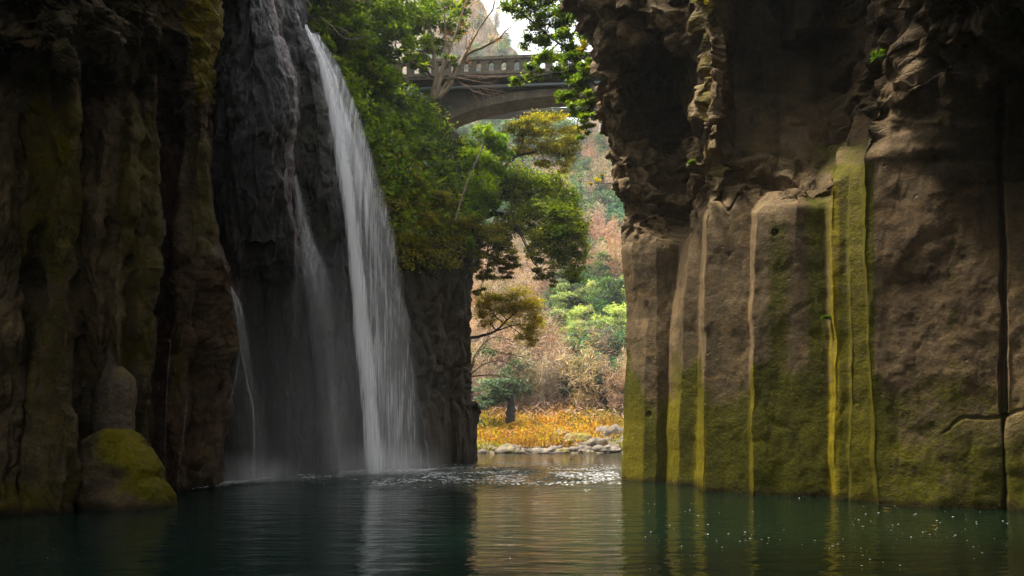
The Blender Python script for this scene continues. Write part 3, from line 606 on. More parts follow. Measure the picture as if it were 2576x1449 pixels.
def stub(name, prof, Y, dep, mat, moss, label, cat, seed, amp=.05):
    """a standing stone: rounded cross-sections between its left and right edge, row by row"""
    pr = sorted(prof); vs = np.linspace(pr[0][0], pr[-1][0], 150); sm = np.ones(13)/13
    Lf, Rt = (np.convolve(np.pad(np.interp(vs, [a[0] for a in pr], [a[k] for a in pr]), 6, mode='edge'), sm, 'valid') for k in (1, 2))
    th = np.linspace(0, 2*math.pi, 161)[:-1]; cx = ((Lf+Rt)/2-CU)/F*Y; hw = (Rt-Lf)/2/F*Y; z = H+(HV-vs)/F*Y
    c, s_ = np.cos(th), np.sin(th); c = np.sign(c)*np.abs(c)**.8; s_ = np.sign(s_)*np.abs(s_)**.8
    g = np.stack([cx[:, None]+hw[:, None]*c, Y+hw[:, None]*dep*s_, z[:, None]+0*c], -1)
    d = np.stack([c+0*hw[:, None], s_+0*hw[:, None], np.linspace(1, -1, len(vs))[:, None]+0*c], -1)
    disp = amp*fbm(g*1.6, 4, seed)*2+amp*1.2*facets(g*np.array([1.5, 1.5, 1.5]), seed)+amp*.4*fbm(g*6, 4, seed+1)
    g = g+np.stack([c, s_, .4+0*c], -1)*(disp*np.minimum(1, hw[:, None]/hw.max()*1.5)[:, :])[..., None]
    nr, nc = g.shape[:2]; i = np.arange(nr*nc).reshape(nr, nc); j = np.roll(i, -1, 1); Fs = np.stack([i[:-1], j[:-1], j[1:], i[1:]], -1).reshape(-1, 4)
    b = np.array([cx[-1], Y, z[-1]]); zr = np.zeros(g.shape[:2]); mo, go = moss(g, d)
    o = mesh(name, g-b, Fs, mat, col=dict(moss=mo, pale=zr, red=zr, film=zr, crk=zr+.06, gold=go)); o.location = b
    return tag(o, label, cat)
M_boul = rock_mat('mossy_boulder', [(.035, .026, .016), (.065, .049, .031), (.10, .077, .05)])
bm = lambda g, d: (np.clip(ss(-.35, .75, d[..., 0]*.75+d[..., 2]*.65+.15*d[..., 1]+.7*fbm(g*1.7, 4, 3))*.75+.25, 0, 1), ss(-.1, .9, d[..., 0]*.6+d[..., 2]*.5+.8*fbm(g*2.6, 4, 8))*.5)
stub('boulder', [(1079,272,312),(1084,252,335),(1095,232,352),(1115,216,366),(1150,206,384),(1200,203,404),(1240,203,420),(1275,204,433),(1320,204,440)], 14.6, .85, M_boul, bm,
     'big domed boulder with yellow moss on its crown, in the pool below the cliff', 'boulder', 4, .06)
stub('rock_spur', [(850,272,274),(880,271,279),(900,270,288),(918,267,303),(934,260,322),(952,250,334),(975,243,338),(1010,240,337),(1060,238,333),(1130,236,333)], 15.3, .8, rock_mat('smooth_grey_rock', [(.06, .047, .032), (.09, .072, .052), (.13, .105, .078)]),
     lambda g, d: (ss(.3, 1, d[..., 0]+.3*fbm(g*2, 3, 2))*.35, 0*d[..., 0]+.3), 'smooth grey column stub with a curved pointed tip, right above the mossy boulder', 'rock', 9, .03)
M_pale = rock_mat('pale_river_stone', [(.09, .075, .06), (.17, .148, .122), (.27, .24, .205)], moss=((.10, .10, .02), (.28, .23, .04)), rough=(.7, .95), streak=.15, bump=.35)
ST = [ # u, v centre, half width px, half height px, moss, label
 (1280,1134,36,15,.25,'pale wedge-shaped stone at the water edge of the far bank, nearest the dark headland'),
 (1366,1138,52,12,.0,'long flat whitish stone half in the water at the middle of the far bank'),
 (1535,1093,34,22,.0,'big grey rounded boulder with a dark cleft beside the right cliff on the far bank'),
 (1452,1108,40,22,.55,'yellow-stained boulder with a steep side in the middle of the far stones'),
 (1500,1118,30,16,.1,'pale blocky stone between the yellow-stained boulder and the big grey one'),
 (1420,1094,26,12,.3,'small mossy pale stone half hidden in the orange grass'),
 (1390,1070,12,8,.0,'small pale stone high on the grassy bank'),
 (1412,1135,20,9,.5,'low dark yellow stone at the water edge, right of the long flat stone'),
 (1475,1137,22,8,.2,'small flat stone at the water line under the yellow-stained boulder'),
 (1536,1130,26,8,.1,'flat white stone at the water line against the right cliff'),
 (1215,1140,14,9,.0,'small pale stone at the water line next to the dark headland'),
 (1350,1100,14,8,.2,'small pale stone deep in the orange grass above the long flat stone'),
 (1327,1138,10,7,.4,'little brown stone between the wedge stone and the flat stone'),
 (1570,1112,22,16,.2,'grey stone at the foot of the big rounded boulder, cut off by the right cliff')]
for k, (u, v, hw, hh, mo, lb) in enumerate(ST):
    Yb = float(hillY(v+hh*.6)); sc = Yb/F
    boulder('river_stone', u, v+hh*.35, Yb, hw*sc*1.08, hw*sc*.8, hh*sc*1.3, M_pale, 20+k, moss=(lambda g, d, mo=mo: (mo+.18)*ss(-.2, .6, d[..., 0]*.3+.5)+0*d[..., 0]),
            label=lb, cat='stone', group='pale stones on the far river bank', res=40, amp=.35, blk=.55)
# ================================================================ FOLIAGE HELPERS
def leaf_mat(name, dark, mid, light, trans=.55, rough=.42, vary=0.):
    m, n = newmat(name)
    c = n.ramp(n.attr('tint'), [(.05, dark), (.5, mid), (.95, light)])
    if vary:
        rn = n.a('ShaderNodeObjectInfo').outputs['Random']
        c = n.a('ShaderNodeHueSaturation', {'Color': c, 'Hue': n.mr(rn, 0, 1, .5-.035*vary, .5+.035*vary), 'Value': n.mr(n.m('FRACT', n.m('MULTIPLY', rn, 7.31)), 0, 1, 1-.5*vary, 1+.45*vary), 'Saturation': n.mr(n.m('FRACT', n.m('MULTIPLY', rn, 3.77)), 0, 1, .7, 1.25)}).outputs[0]
    d = n.a('ShaderNodeBsdfPrincipled', {'Base Color': c, 'Roughness': rough}); d.inputs['Specular IOR Level'].default_value = .2
    t = n.a('ShaderNodeBsdfTranslucent', {'Color': n.mix(1., c, (1.6, 1.5, .5), 'MULTIPLY')})
    n.out(n.a('ShaderNodeMixShader', {0: trans, 1: d.outputs[0], 2: t.outputs[0]}).outputs[0]); return m
def bark_mat(name, a, b):
    m, n = newmat(name); co = n.a('ShaderNodeTexCoord').outputs['Object']
    c = n.ramp(n.noise(n.vscale(co, (5, 5, 1.5)), 1.5, 5), [(.3, a), (.7, b)])
    bmp = n.a('ShaderNodeBump', {'Strength': .5, 'Distance': .1, 'Height': n.noise(n.vscale(co, (14, 14, 3)), 1., 4)})
    n.out(n.a('ShaderNodeBsdfPrincipled', {'Base Color': c, 'Roughness': .9, 'Normal': bmp.outputs[0]}).outputs[0]); return m
def unit(n):
    d = RNG.normal(size=(n, 3)); return d/np.linalg.norm(d, axis=1, keepdims=True)
def leafquads(C, L, W, updir=None, flat=.6, tint=None):
    """one pointed leaf (a diamond, slightly folded) per centre"""
    n = len(C); L = np.asarray(L)*RNG.uniform(.45, 1.5, n); W = np.asarray(W)*RNG.uniform(.7, 1.2, n)
    if updir is None:
        nm = unit(n); nm[:, 2] = np.abs(nm[:, 2])+flat; nm /= np.linalg.norm(nm, axis=1, keepdims=True)
        a = np.cross(nm, unit(n)); a /= np.maximum(np.linalg.norm(a, axis=1, keepdims=True), 1e-6)
    else:
        a = updir/np.linalg.norm(updir, axis=1, keepdims=True); nm = np.cross(a, unit(n)); nm /= np.maximum(np.linalg.norm(nm, axis=1, keepdims=True), 1e-6)
    b = np.cross(nm, a)
    V = np.stack([C-a*L[:, None]/2, C+b*W[:, None]/2+nm*(W*.15)[:, None], C+a*L[:, None]/2, C-b*W[:, None]/2+nm*(W*.15)[:, None]], 1)
    t = np.repeat((RNG.uniform(0, 1, n) if tint is None else tint)[:, None], 4, 1)
    return V.reshape(-1, 3), np.arange(4*n).reshape(n, 4), t.ravel()
def clumps(c, r, nsub, nleaf, flat=.38, spread=.30, fill=1.):
    """leaf centres gathered in flattened sprays through the volume of a crown"""
    d = unit(nsub)*(RNG.uniform(.25, 1, nsub)**(.45*fill))[:, None]; sub = c+d*r
    k = RNG.integers(0, nsub, nleaf); g = RNG.normal(size=(nleaf, 3))*np.array([1, 1, flat])*spread*np.mean(r)
    return sub[k]+g, sub, np.clip(.5+.22*RNG.normal(size=nsub)[k]+.2*RNG.normal(size=nleaf), 0, 1)
def limb(a, b, r0, r1, n=9, sag=.0, wob=.08):
    a = np.array(a, float); b = np.array(b, float); t = np.linspace(0, 1, n)[:, None]; L = np.linalg.norm(b-a)
    w = np.cumsum(RNG.normal(size=(n, 3)), 0); w -= w[0]+(w[-1]-w[0])*t
    p = a+(b-a)*t+w*wob*L/n**.5*.7; p[:, 2] += -sag*L*4*(t*(1-t))[:, 0]
    return p, np.linspace(r0, r1, n)
def path(pts, r0, r1):
    pts = np.array(pts, float); n = len(pts); s = np.linspace(0, n-1, n*5)
    q = np.stack([np.interp(s, np.arange(n), pts[:, k]) for k in range(3)], 1)
    for _ in range(3): q[1:-1] = (q[:-2]+q[1:-1]*2+q[2:])/4
    q[1:-1] += RNG.normal(size=q[1:-1].shape)*r0*.12
    return q, np.linspace(r0, r1, len(q))
def tree(name, label, cat, base, blobs, lmat, bmat, nl, ls, stems=(), r0=.16, group=None, flat=.38, spread=.30, sub=14, twig=True, aspect=.5, zsq=.8, origin=None):
    """stems: pixel polylines (u,v,Y); blobs: (u,v,Y,radius in px); limbs run from the nearest stem point to each spray"""
    b = pt(*base); root = empty(name, b, label, cat, group)
    tb = []; anchors = []
    for st in stems:
        pts = [pt(*q) for q in st[0]]; q, r = path(pts, st[1], st[2]); tb.append((q, r)); anchors.append((q, r))
    if not anchors:
        tip = np.mean([pt(*x[:3]) for x in blobs], 0); q, r = limb(b, tip, r0, r0*.35, 10); tb.append((q, r)); anchors.append((q, r))
    AQ = np.concatenate([a[0] for a in anchors]); AR = np.concatenate([a[1] for a in anchors])
    VV = []; FF = []; TT = []; nb = 0; tot = sum(x[3]**2 for x in blobs)
    for (u, v, Y, rp) in blobs:
        c = pt(u, v, Y); rr = rp*Y/F; n = max(60, int(nl*rp**2/tot)); ns = max(5, int(sub*rp/40))
        C, S, t = clumps(c, np.array([rr, rr*1.0, rr*zsq]), ns, n, flat, spread)
        V_, F_, T_ = leafquads(C, ls, ls*aspect, tint=np.clip(t+RNG.normal()*.08, 0, 1)); VV.append(V_); FF.append(F_+nb); TT.append(T_); nb += len(V_)
        i = np.argmin(np.linalg.norm(AQ-c, axis=1)-0*AR); ra = AR[i]*.7
        q, r = limb(AQ[i], c, max(ra, .02), max(ra*.35, .012), 9, wob=.12); tb.append((q, r))
        if twig:
            for s in S[::2]:
                j = RNG.integers(3, 9); tb.append(limb(q[j], s, max(r[j]*.55, .012), .008, 6, wob=.15))
    mesh('crown', np.concatenate(VV), np.concatenate(FF), lmat, root, smooth=False, col=dict(tint=np.concatenate(TT)))
    V_, F_ = tubes(tb, 6); mesh('trunk', V_, F_, bmat, root)
    return root
M_lf_bright = leaf_mat('fresh_green_leaves', (.03, .06, .005), (.085, .145, .008), (.23, .28, .018))
M_lf_mid = leaf_mat('lush_green_leaves', (.03, .07, .006), (.12, .18, .013), (.30, .33, .034))
M_lf_fresh = leaf_mat('bamboo_green_leaves', (.035, .085, .003), (.105, .205, .005), (.27, .36, .012), trans=.6)
M_lf_green = leaf_mat('evergreen_leaves', (.026, .06, .004), (.082, .145, .009), (.20, .27, .024))
M_lf_dark = leaf_mat('dark_glossy_leaves', (.014, .034, .006), (.036, .075, .014), (.11, .16, .06), trans=.3, rough=.35)
M_lf_yel = leaf_mat('yellowing_leaves', (.07, .085, .006), (.20, .19, .014), (.40, .33, .03))
M_lf_olive = leaf_mat('olive_leaves', (.04, .05, .004), (.11, .115, .008), (.24, .21, .012))
M_lf_ochre = leaf_mat('ochre_leaves', (.13, .12, .008), (.32, .26, .014), (.50, .40, .035))
M_bk_tan = bark_mat('tan_bark', (.10, .072, .042), (.24, .175, .105))
M_bk_dark = bark_mat('dark_bark', (.015, .013, .011), (.045, .038, .03))
M_bk_black = bark_mat('blackish_bark', (.006, .005, .004), (.018, .015, .012))
M_bk_grey = bark_mat('grey_bark', (.06, .05, .04), (.15, .125, .10))
# ================================================================ TREES OF THE GORGE
tree('broadleaf_tree', 'bright yellow-green leafy tree right beside the lip of the waterfall', 'tree', (850, 290, 33.5),
     [(788, 55, 31.5, 40), (812, 125, 31, 34), (838, 10, 33, 60), (845, 175, 31, 34), (870, 90, 33, 50), (765, -20, 32, 36)], M_lf_bright, M_bk_grey, 9000, .25, sub=18, spread=.22)
tree('broadleaf_tree', 'dense mid-green tree at the top, between the waterfall and the tan-trunked tree', 'tree', (950, 290, 36.5),
     [(930, 40, 36, 62), (985, 15, 37, 58), (925, 135, 35, 48), (990, 110, 36, 52), (955, 200, 35, 40), (985, 190, 36, 30)], M_lf_green, M_bk_grey, 8500, .27, sub=18, spread=.22)
tree('broadleaf_tree', 'light green tree with slender tan trunks at the left end of the bridge', 'tree', (1092, 248, 39.5),
     [(1060, 50, 40, 52), (1110, 15, 41, 50), (1145, 70, 41, 34), (1050, 125, 39.5, 40), (1095, 110, 41, 34), (1170, 20, 42, 30), (1030, 60, 41, 40), (1035, 158, 39, 22), (1062, 172, 38.8, 18), (1135, 150, 38.6, 16)], M_lf_bright, M_bk_tan, 7000, .24, spread=.22,
     stems=[([(1090, 250, 39.5), (1098, 190, 39.6), (1088, 120, 39.8), (1078, 40, 40)], .20, .06), ([(1094, 248, 39.5), (1112, 180, 39.6), (1122, 110, 40.2), (1118, 20, 41)], .15, .05)], sub=14)
# the bare tree whose limbs cross the bridge
def bare(name, label, base, stems, mat, tw, seed, droop=0., lmat=None, tl=(.5, 1.4), gen=2):
    root = empty(name, pt(*base), label, 'tree'); tb = []
    for pts, r0, r1 in stems:
        q, r = path([pt(*p) for p in pts], r0, r1); tb.append((q, r)); cur = [(q, r)]
        for g in range(gen):
            nxt = []
            for q_, r_ in cur:
                for _ in range(tw if g == 0 else 3):
                    i = RNG.integers(len(q_)//3, len(q_)); d = q_[min(i+1, len(q_)-1)]-q_[max(i-1, 0)]; d = d/max(np.linalg.norm(d), 1e-6)
                    d = d+unit(1)[0]*.75+np.array([0, 0, .15-droop]); L = RNG.uniform(*tl)*(1 if g == 0 else .55)
                    l = limb(q_[i], q_[i]+d/np.linalg.norm(d)*L, max(r_[i]*.5, .012), .007, 8, sag=droop*.3, wob=.2); tb.append(l); nxt.append(l)
            cur = nxt
    V_, F_ = tubes(tb, 5); mesh('trunk', V_, F_, mat, root)
    if lmat is not None:
        C = np.concatenate([t[0][-2:] for t in tb]); C = C[RNG.integers(0, len(C), 500)]+RNG.normal(size=(500, 3))*.12
        V_, F_, T_ = leafquads(C, .11, .06); mesh('crown', V_, F_, lmat, root, smooth=False, col=dict(tint=T_))
    return root
M_lf_rust = leaf_mat('rust_leaves', (.18, .07, .02), (.30, .12, .03), (.42, .2, .05))
bare('bare_tree', 'leafless tan tree with curving forked limbs reaching across the bridge parapet', (1104, 246, 39),
     [([(1104, 246, 39), (1128, 205, 39), (1150, 160, 39), (1185, 130, 38.6), (1230, 112, 38.2), (1255, 98, 38), (1280, 70, 38)], .13, .035),
      ([(1104, 247, 39), (1135, 215, 38.8), (1152, 168, 38.7), (1180, 120, 38.7), (1205, 70, 38.7), (1240, 25, 38.7), (1250, -20, 38.7)], .11, .03),
      ([(1100, 240, 39), (1118, 160, 39.2), (1140, 100, 39.5), (1160, 40, 39.8), (1180, -20, 40)], .10, .03)], M_bk_tan, 7, 3, lmat=M_lf_rust)
bare('bare_twig', 'thin pale bare branch arching down among the leaves above the waterfall', (905, -10, 31),
     [([(770, 0, 31), (800, 40, 31), (835, 65, 31), (860, 95, 31), (895, 102, 31), (925, 92, 31)], .035, .012), ([(880, 0, 31), (930, 5, 31), (965, 12, 31)], .025, .01)], M_bk_tan, 3, 5, tl=(.3, .8), gen=1)
tree('cliff_tree', 'dark-limbed tree with thin layered sprays leaning out from the right cliff', 'tree', (1500, 215, 24.5),
     [(1278, 14, 27, 22), (1318, 22, 27, 30), (1365, 15, 27, 34), (1345, 62, 27, 24), (1402, 60, 27, 34), (1372, 95, 27, 26), (1330, 108, 27, 20), (1440, 20, 26, 34), (1425, 110, 26, 34), (1372, 145, 26.5, 28),
      (1452, 155, 25.6, 30), (1415, 175, 26, 28), (1340, 182, 26.5, 22), (1300, 205, 26.5, 15), (1462, 215, 25, 28), (1425, 235, 25.5, 22), (1460, 275, 25, 24), (1472, 320, 24.8, 18), (1440, 262, 25.3, 16), (1455, 345, 24.8, 10), (1478, 90, 25, 24), (1480, 170, 24.6, 22), (1478, 250, 24.4, 20), (1482, 295, 24.2, 18), (1470, 40, 25.5, 26)],
     M_lf_green, M_bk_black, 13500, .15, stems=[([(1510, 240, 24), (1480, 205, 24.6), (1455, 160, 25.5), (1440, 110, 26), (1418, 60, 26.5), (1408, -10, 27), (1400, -60, 27.2)], .12, .05),
      ([(1455, 160, 25.5), (1425, 120, 26), (1385, 95, 26.7), (1340, 55, 27), (1300, 25, 27)], .07, .02), ([(1500, 215, 24.2), (1455, 175, 25.2), (1420, 182, 25.8), (1370, 188, 26.2), (1320, 205, 26.4)], .05, .015),
      ([(1500, 260, 24.2), (1475, 280, 24.8), (1455, 300, 25)], .05, .02)], flat=.22, spread=.34, sub=12)
tree('yellowing_tree', 'yellow-green small-leaved tree just below the bridge arch', 'tree', (1215, 520, 40),
     [(1302, 325, 41, 28), (1345, 315, 41, 32), (1392, 316, 41, 34), (1428, 345, 41, 32), (1442, 392, 41, 22), (1398, 372, 41, 34), (1350, 358, 41, 34), (1310, 372, 41, 26), (1415, 420, 41, 22), (1372, 415, 41, 24)], M_lf_yel, M_bk_dark, 9500, .17, spread=.34,
     stems=[([(1215, 520, 40), (1235, 460, 40.3), (1275, 412, 40.8), (1300, 392, 41), (1340, 385, 41), (1385, 362, 41)], .17, .04), ([(1300, 392, 41), (1318, 355, 41), (1308, 320, 41), (1290, 290, 41)], .09, .03)], flat=.3, sub=13)
tree('evergreen_tree', 'large green tree drooping out over the river under the arch', 'tree', (1190, 560, 38.5),
     [(1290, 445, 39, 34), (1335, 462, 39, 36), (1385, 478, 39, 36), (1425, 512, 39, 36), (1448, 558, 38.5, 30), (1395, 545, 38.5, 44), (1345, 520, 38.5, 34), (1420, 605, 38, 40), (1458, 625, 38, 22), (1385, 610, 38.2, 34),
      (1440, 665, 38, 30), (1400, 655, 38, 26), (1448, 705, 38, 16), (1300, 500, 39, 26), (1460, 590, 38, 20), (1310, 560, 38.6, 34), (1270, 480, 38.8, 28), (1365, 590, 38.2, 34), (1345, 640, 38, 22), (1260, 575, 38.6, 30), (1415, 560, 38.2, 34)], M_lf_mid, M_bk_dark, 30000, .19, spread=.30,
     stems=[([(1190, 560, 38.5), (1240, 535, 38.5), (1290, 545, 38.4), (1345, 570, 38.3), (1400, 600, 38.2)], .19, .06), ([(1240, 535, 38.5), (1270, 480, 38.8), (1330, 460, 39), (1390, 480, 39)], .12, .03), ([(1270, 540, 38.4), (1310, 590, 38.3), (1340, 660, 38.2), (1365, 680, 38.2)], .06, .02)], flat=.65, sub=24, zsq=1.)
tree('hanging_branch', 'separate leafy spray on a bare twig, hanging below the large green tree', 'branch', (1300, 560, 37.6),
     [(1352, 688, 37.6, 20), (1378, 696, 37.6, 20), (1390, 712, 37.6, 12)], M_lf_olive, M_bk_dark, 1500, .15, stems=[([(1290, 548, 37.6), (1318, 600, 37.6), (1340, 650, 37.6), (1362, 685, 37.6)], .04, .015)], flat=.4)
tree('bamboo_thicket', 'vivid fresh green feathery thicket on the headland edge under the left end of the arch', 'shrub', (1195, 560, 37.5),
     [(1218, 342, 38.2, 28), (1250, 355, 38.4, 28), (1262, 385, 38.4, 26), (1200, 395, 37.8, 40), (1238, 430, 38.2, 36), (1205, 470, 37.5, 42), (1225, 525, 37.5, 32), (1180, 540, 37, 36), (1195, 590, 37, 28)], M_lf_fresh, M_bk_tan, 9000, .30,
     flat=.7, aspect=.26, sub=22, spread=.24)
tree('hanging_shrub', 'olive-green trailing shrub over the dark tip of the headland', 'shrub', (1185, 620, 36.2),
     [(1205, 600, 36.3, 26), (1238, 612, 36.5, 28), (1210, 650, 36.3, 24), (1250, 655, 36.6, 26), (1225, 695, 36.5, 24), (1285, 640, 36.8, 22), (1270, 690, 36.8, 18), (1195, 680, 36, 18), (1205, 735, 36.4, 16), (1265, 610, 36.8, 26), (1245, 580, 36.6, 28), (1290, 665, 36.8, 20), (1188, 560, 36, 24), (1192, 640, 35.8, 18)], M_lf_olive, M_bk_dark, 9500, .17, sub=14)
tree('ochre_tree', 'ochre-leaved tree with a bent dark limb, low over the river beside the headland', 'tree', (1182, 850, 43),
     [(1300, 755, 44, 34), (1338, 778, 44, 28), (1350, 822, 44, 22), (1318, 838, 44, 24), (1285, 795, 44, 26), (1245, 765, 43.5, 26), (1225, 800, 43.5, 22), (1340, 860, 44, 14), (1215, 760, 43.4, 24)], M_lf_ochre, M_bk_dark, 11000, .17, spread=.36,
     stems=[([(1175, 852, 43), (1215, 845, 43.4), (1250, 832, 43.8), (1275, 805, 44), (1300, 785, 44)], .12, .04), ([(1250, 832, 43.8), (1290, 818, 44), (1330, 815, 44)], .06, .02), ([(1275, 815, 44), (1310, 840, 44), (1335, 860, 44)], .04, .015)], flat=.6, sub=20, zsq=1.)
bare('bare_bush', 'pale leafless bush with long fine branches, below the ochre-leaved tree', (1180, 950, 42.5),
     [([(1180, 948, 42.5), (1230, 942, 43), (1290, 950, 43.4), (1340, 985, 43.6)], .055, .012), ([(1180, 945, 42.5), (1215, 915, 43), (1260, 905, 43.3), (1320, 935, 43.6)], .05, .012), ([(1180, 940, 42.5), (1200, 880, 43), (1240, 845, 43.3), (1290, 855, 43.6)], .05, .012),
      ([(1180, 945, 42.5), (1210, 870, 43), (1270, 890, 43.3), (1330, 900, 43.6)], .04, .012)], M_bk_tan, 11, 9, tl=(.9, 2.2), gen=2)
bare('leaning_sapling', 'thin tan bare pole leaning across the dark undergrowth of the headland', (1146, 555, 34.3),
     [([(1146, 555, 34.3), (1160, 500, 34.6), (1182, 440, 35), (1205, 390, 35.4), (1216, 362, 35.6)], .055, .03)], M_bk_tan, 3, 4, tl=(.2, .6), gen=1)
bare('dead_branches', 'tangle of brown dead branches hanging under the bridge deck', (1180, 195, 44),
     [([(1150, 195, 44), (1200, 205, 43.8), (1250, 214, 43.8)], .03, .012), ([(1160, 212, 44), (1210, 222, 43.8), (1270, 232, 43.8)], .03, .012), ([(1170, 190, 44), (1215, 192, 43.8), (1260, 195, 43.8)], .025, .01), ([(1155, 206, 44), (1195, 232, 43.7), (1235, 240, 43.7)], .03, .01)],
     bark_mat('dead_wood', (.12, .06, .035), (.26, .15, .09)), 5, 2, droop=.25, tl=(.6, 1.6), gen=1)
tree('sprig', 'small orange twig growing out of the edge of the right cliff over the hazy hillside', 'plant', (1535, 462, 22), [(1500, 455, 22.2, 10), (1485, 462, 22.2, 6), (1515, 440, 22.2, 5)], M_lf_ochre, M_bk_tan, 90, .07,
     stems=[([(1540, 462, 22), (1510, 460, 22.2), (1482, 463, 22.2)], .02, .008)])
# shrubs one can tell apart on the headland slope
SH = [(905, 195, 40, 'bright', 'leafy light green shrub overhanging the upper right edge of the waterfall'), (962, 262, 44, 'dark', 'dark glossy shrub right of the upper waterfall, below the dense mid-green tree'),
      (925, 285, 30, 'dark', 'small dark shrub touching the right edge of the waterfall'), (1015, 278, 38, 'green', 'round green shrub just below the tan trunks at the bridge end'),
      (1078, 325, 32, 'bright', 'light green shrub at the foot of the arch springing'), (985, 335, 44, 'green', 'shrub on the slope halfway between the waterfall and the arch springing'),
      (1132, 358, 30, 'dark', 'dark shrub in the hollow directly under the arch springing'), (1040, 375, 40, 'green', 'broad green shrub below the arch springing, left of the vivid green thicket'),
      (1150, 385, 40, 'green', 'deep green shrub leaning against the vivid green thicket'), (1000, 410, 36, 'olive', 'olive shrub on the slope right of the middle of the waterfall'),
      (1095, 425, 42, 'bright', 'pale green twiggy shrub in the middle of the slope'), (1160, 460, 36, 'green', 'green shrub crossed by the leaning bare pole'),
      (1030, 470, 38, 'olive', 'yellow-olive shrub on the dark slope right of the waterfall'), (1095, 505, 40, 'olive', 'yellowish shrub left of the leaning bare pole'),
      (1060, 555, 34, 'olive', 'mossy low shrub above the bare dark rock of the headland'), (1135, 565, 34, 'olive', 'ragged olive shrub at the foot of the leaning bare pole'),
      (985, 520, 26, 'olive', 'small mossy shrub close to the right edge of the waterfall'), (1165, 610, 28, 'green', 'green shrub hanging from the upper tip of the headland')]
MM = dict(bright=M_lf_bright, dark=M_lf_dark, green=M_lf_green, olive=M_lf_olive)
for (u, v, rp, k, lb) in SH:
    Y = surfY(H_LINES, u, v)-.35
    tree('shrub', lb, 'shrub', (u, v+rp*.8, Y+.3), [(u, v, Y, rp*.8), (u-rp*.55, v+rp*.15, Y, rp*.5), (u+rp*.6, v-rp*.1, Y+.2, rp*.5), (u+rp*.1, v+rp*.5, Y-.1, rp*.5)], MM[k], M_bk_grey, 2100, .27 if k != 'olive' else .2,
         group='shrubs on the headland slope', sub=10, r0=.05)
# ground cover on the slope: nobody could count it
def cover(name, pts, nrm, mats_, L, W, up=False):
    n = len(pts); C = pts+nrm*RNG.uniform(-.1, 1.1, n)[:, None]
    V_, F_, T_ = leafquads(C, L, W, updir=(unit(n)*.7+np.array([0, -.1, .8])) if up else None, flat=.3)
    return tag(mesh(name, V_, F_, mats_, smooth=False, col=dict(tint=T_)), kind='stuff')
def slope_pts(n, u0, u1, v0, v1, keep):
    u = RNG.uniform(u0, u1, n); v = RNG.uniform(v0, v1, n); w = np.stack([u*.02, v*.02, 0*u], 1)
    k = keep(u, v)+.45*fbm(w, 3, 77) > RNG.uniform(.2, .8, n); u, v = u[k], v[k]
    Y = np.array([surfY(H_LINES, a, b) for a, b in zip(u, v)]); return P(u, v, Y)
def slope_clumps(name, ncl, per, reg, keep, mat, L, W, rad):
    c = slope_pts(ncl, *reg, keep); r = RNG.uniform(*rad, len(c)); c = c+np.array([-.05, -.35, .15])*RNG.uniform(.2, 1.2, len(c))[:, None]
    k = np.repeat(np.arange(len(c)), per); C = c[k]+RNG.normal(size=(len(k), 3))*r[k][:, None]*np.array([1, .7, .45])
    t = np.clip(.5+.25*RNG.normal(size=len(c))[k]+.15*RNG.normal(size=len(k)), 0, 1)
    V_, F_, T_ = leafquads(C, L, W, flat=.5, tint=t); tag(mesh(name, V_, F_, mat, smooth=False, col=dict(tint=T_)), kind='stuff')
inside = lambda u, v: (u > 820+.33*(v-150)+20)*(u < np.interp(v, [130, 180, 215, 255, 300, 350, 420], [930, 960, 1000, 1060, 1105, 1150, 1300]))
slope_clumps('undergrowth', 800, 36, (830, 1205, 130, 560), lambda u, v: (1-ss(430, 560, v))*inside(u, v), M_lf_green, .32, .15, (.2, .5))
slope_clumps('undergrowth', 300, 34, (830, 1205, 130, 540), lambda u, v: (1-ss(400, 540, v))*inside(u, v), M_lf_dark, .32, .15, (.2, .5))
slope_clumps('undergrowth', 560, 34, (830, 1205, 130, 600), lambda u, v: inside(u, v)*1., M_lf_bright, .28, .13, (.15, .4))
slope_clumps('moss_tufts', 750, 28, (930, 1205, 330, 720), lambda u, v: ss(330, 460, v)*(1-ss(600, 720, v))*(u > 880+.24*(v-300)+20), M_lf_olive, .22, .09, (.12, .36))
# small plants on the right cliff
M_fern = leaf_mat('fern_leaves', (.03, .07, .006), (.07, .14, .01), (.13, .20, .02))
def fern(u, v, Y, rp, label, mat=None):
    b = pt(u, v, Y); rt = empty('fern', b, label, 'fern'); tb = []; Cs = []; Ds = []
    for k in range(14):
        d = unit(1)[0]*np.array([1, .5, .6])+np.array([-.25, -.5, .25]); d /= np.linalg.norm(d); L = rp*Y/F*RNG.uniform(.7, 1.3)
        q, r = limb(b, b+d*L, .008, .003, 8, sag=-.12); tb.append((q, r))
        for i in range(1, 8):
            for s in (-1, 1):
                sd = np.cross(d, [0, 0, 1.])*s+d*.5; Cs.append(q[i]+sd*.05*(1-.08*i)); Ds.append(sd)
    V_, F_ = tubes(tb, 4); mesh('stem', V_, F_, M_bk_tan, rt)
    V_, F_, T_ = leafquads(np.array(Cs), .12, .035, updir=np.array(Ds)); mesh('frond', V_, F_, mat or M_fern, rt, smooth=False, col=dict(tint=T_))
fern(2207, 148, 14.55, 15, 'bright green fern in the bright crack high on the near right cliff')
fern(1768, 8, 17.4, 26, 'yellow-green fern on the broken crest at the top of the right cliff', M_lf_yel)
fern(2078, 800, 16.25, 5, 'tiny green fern beside the yellow mossy column of the right cliff')
fern(1742, 410, 17.9, 8, 'small green tuft at the foot of the broken crest of the right cliff')
fern(1470, 125, 21.2, 20, 'yellow-green tuft of moss and fern on the outer edge of the right cliff', M_lf_yel)
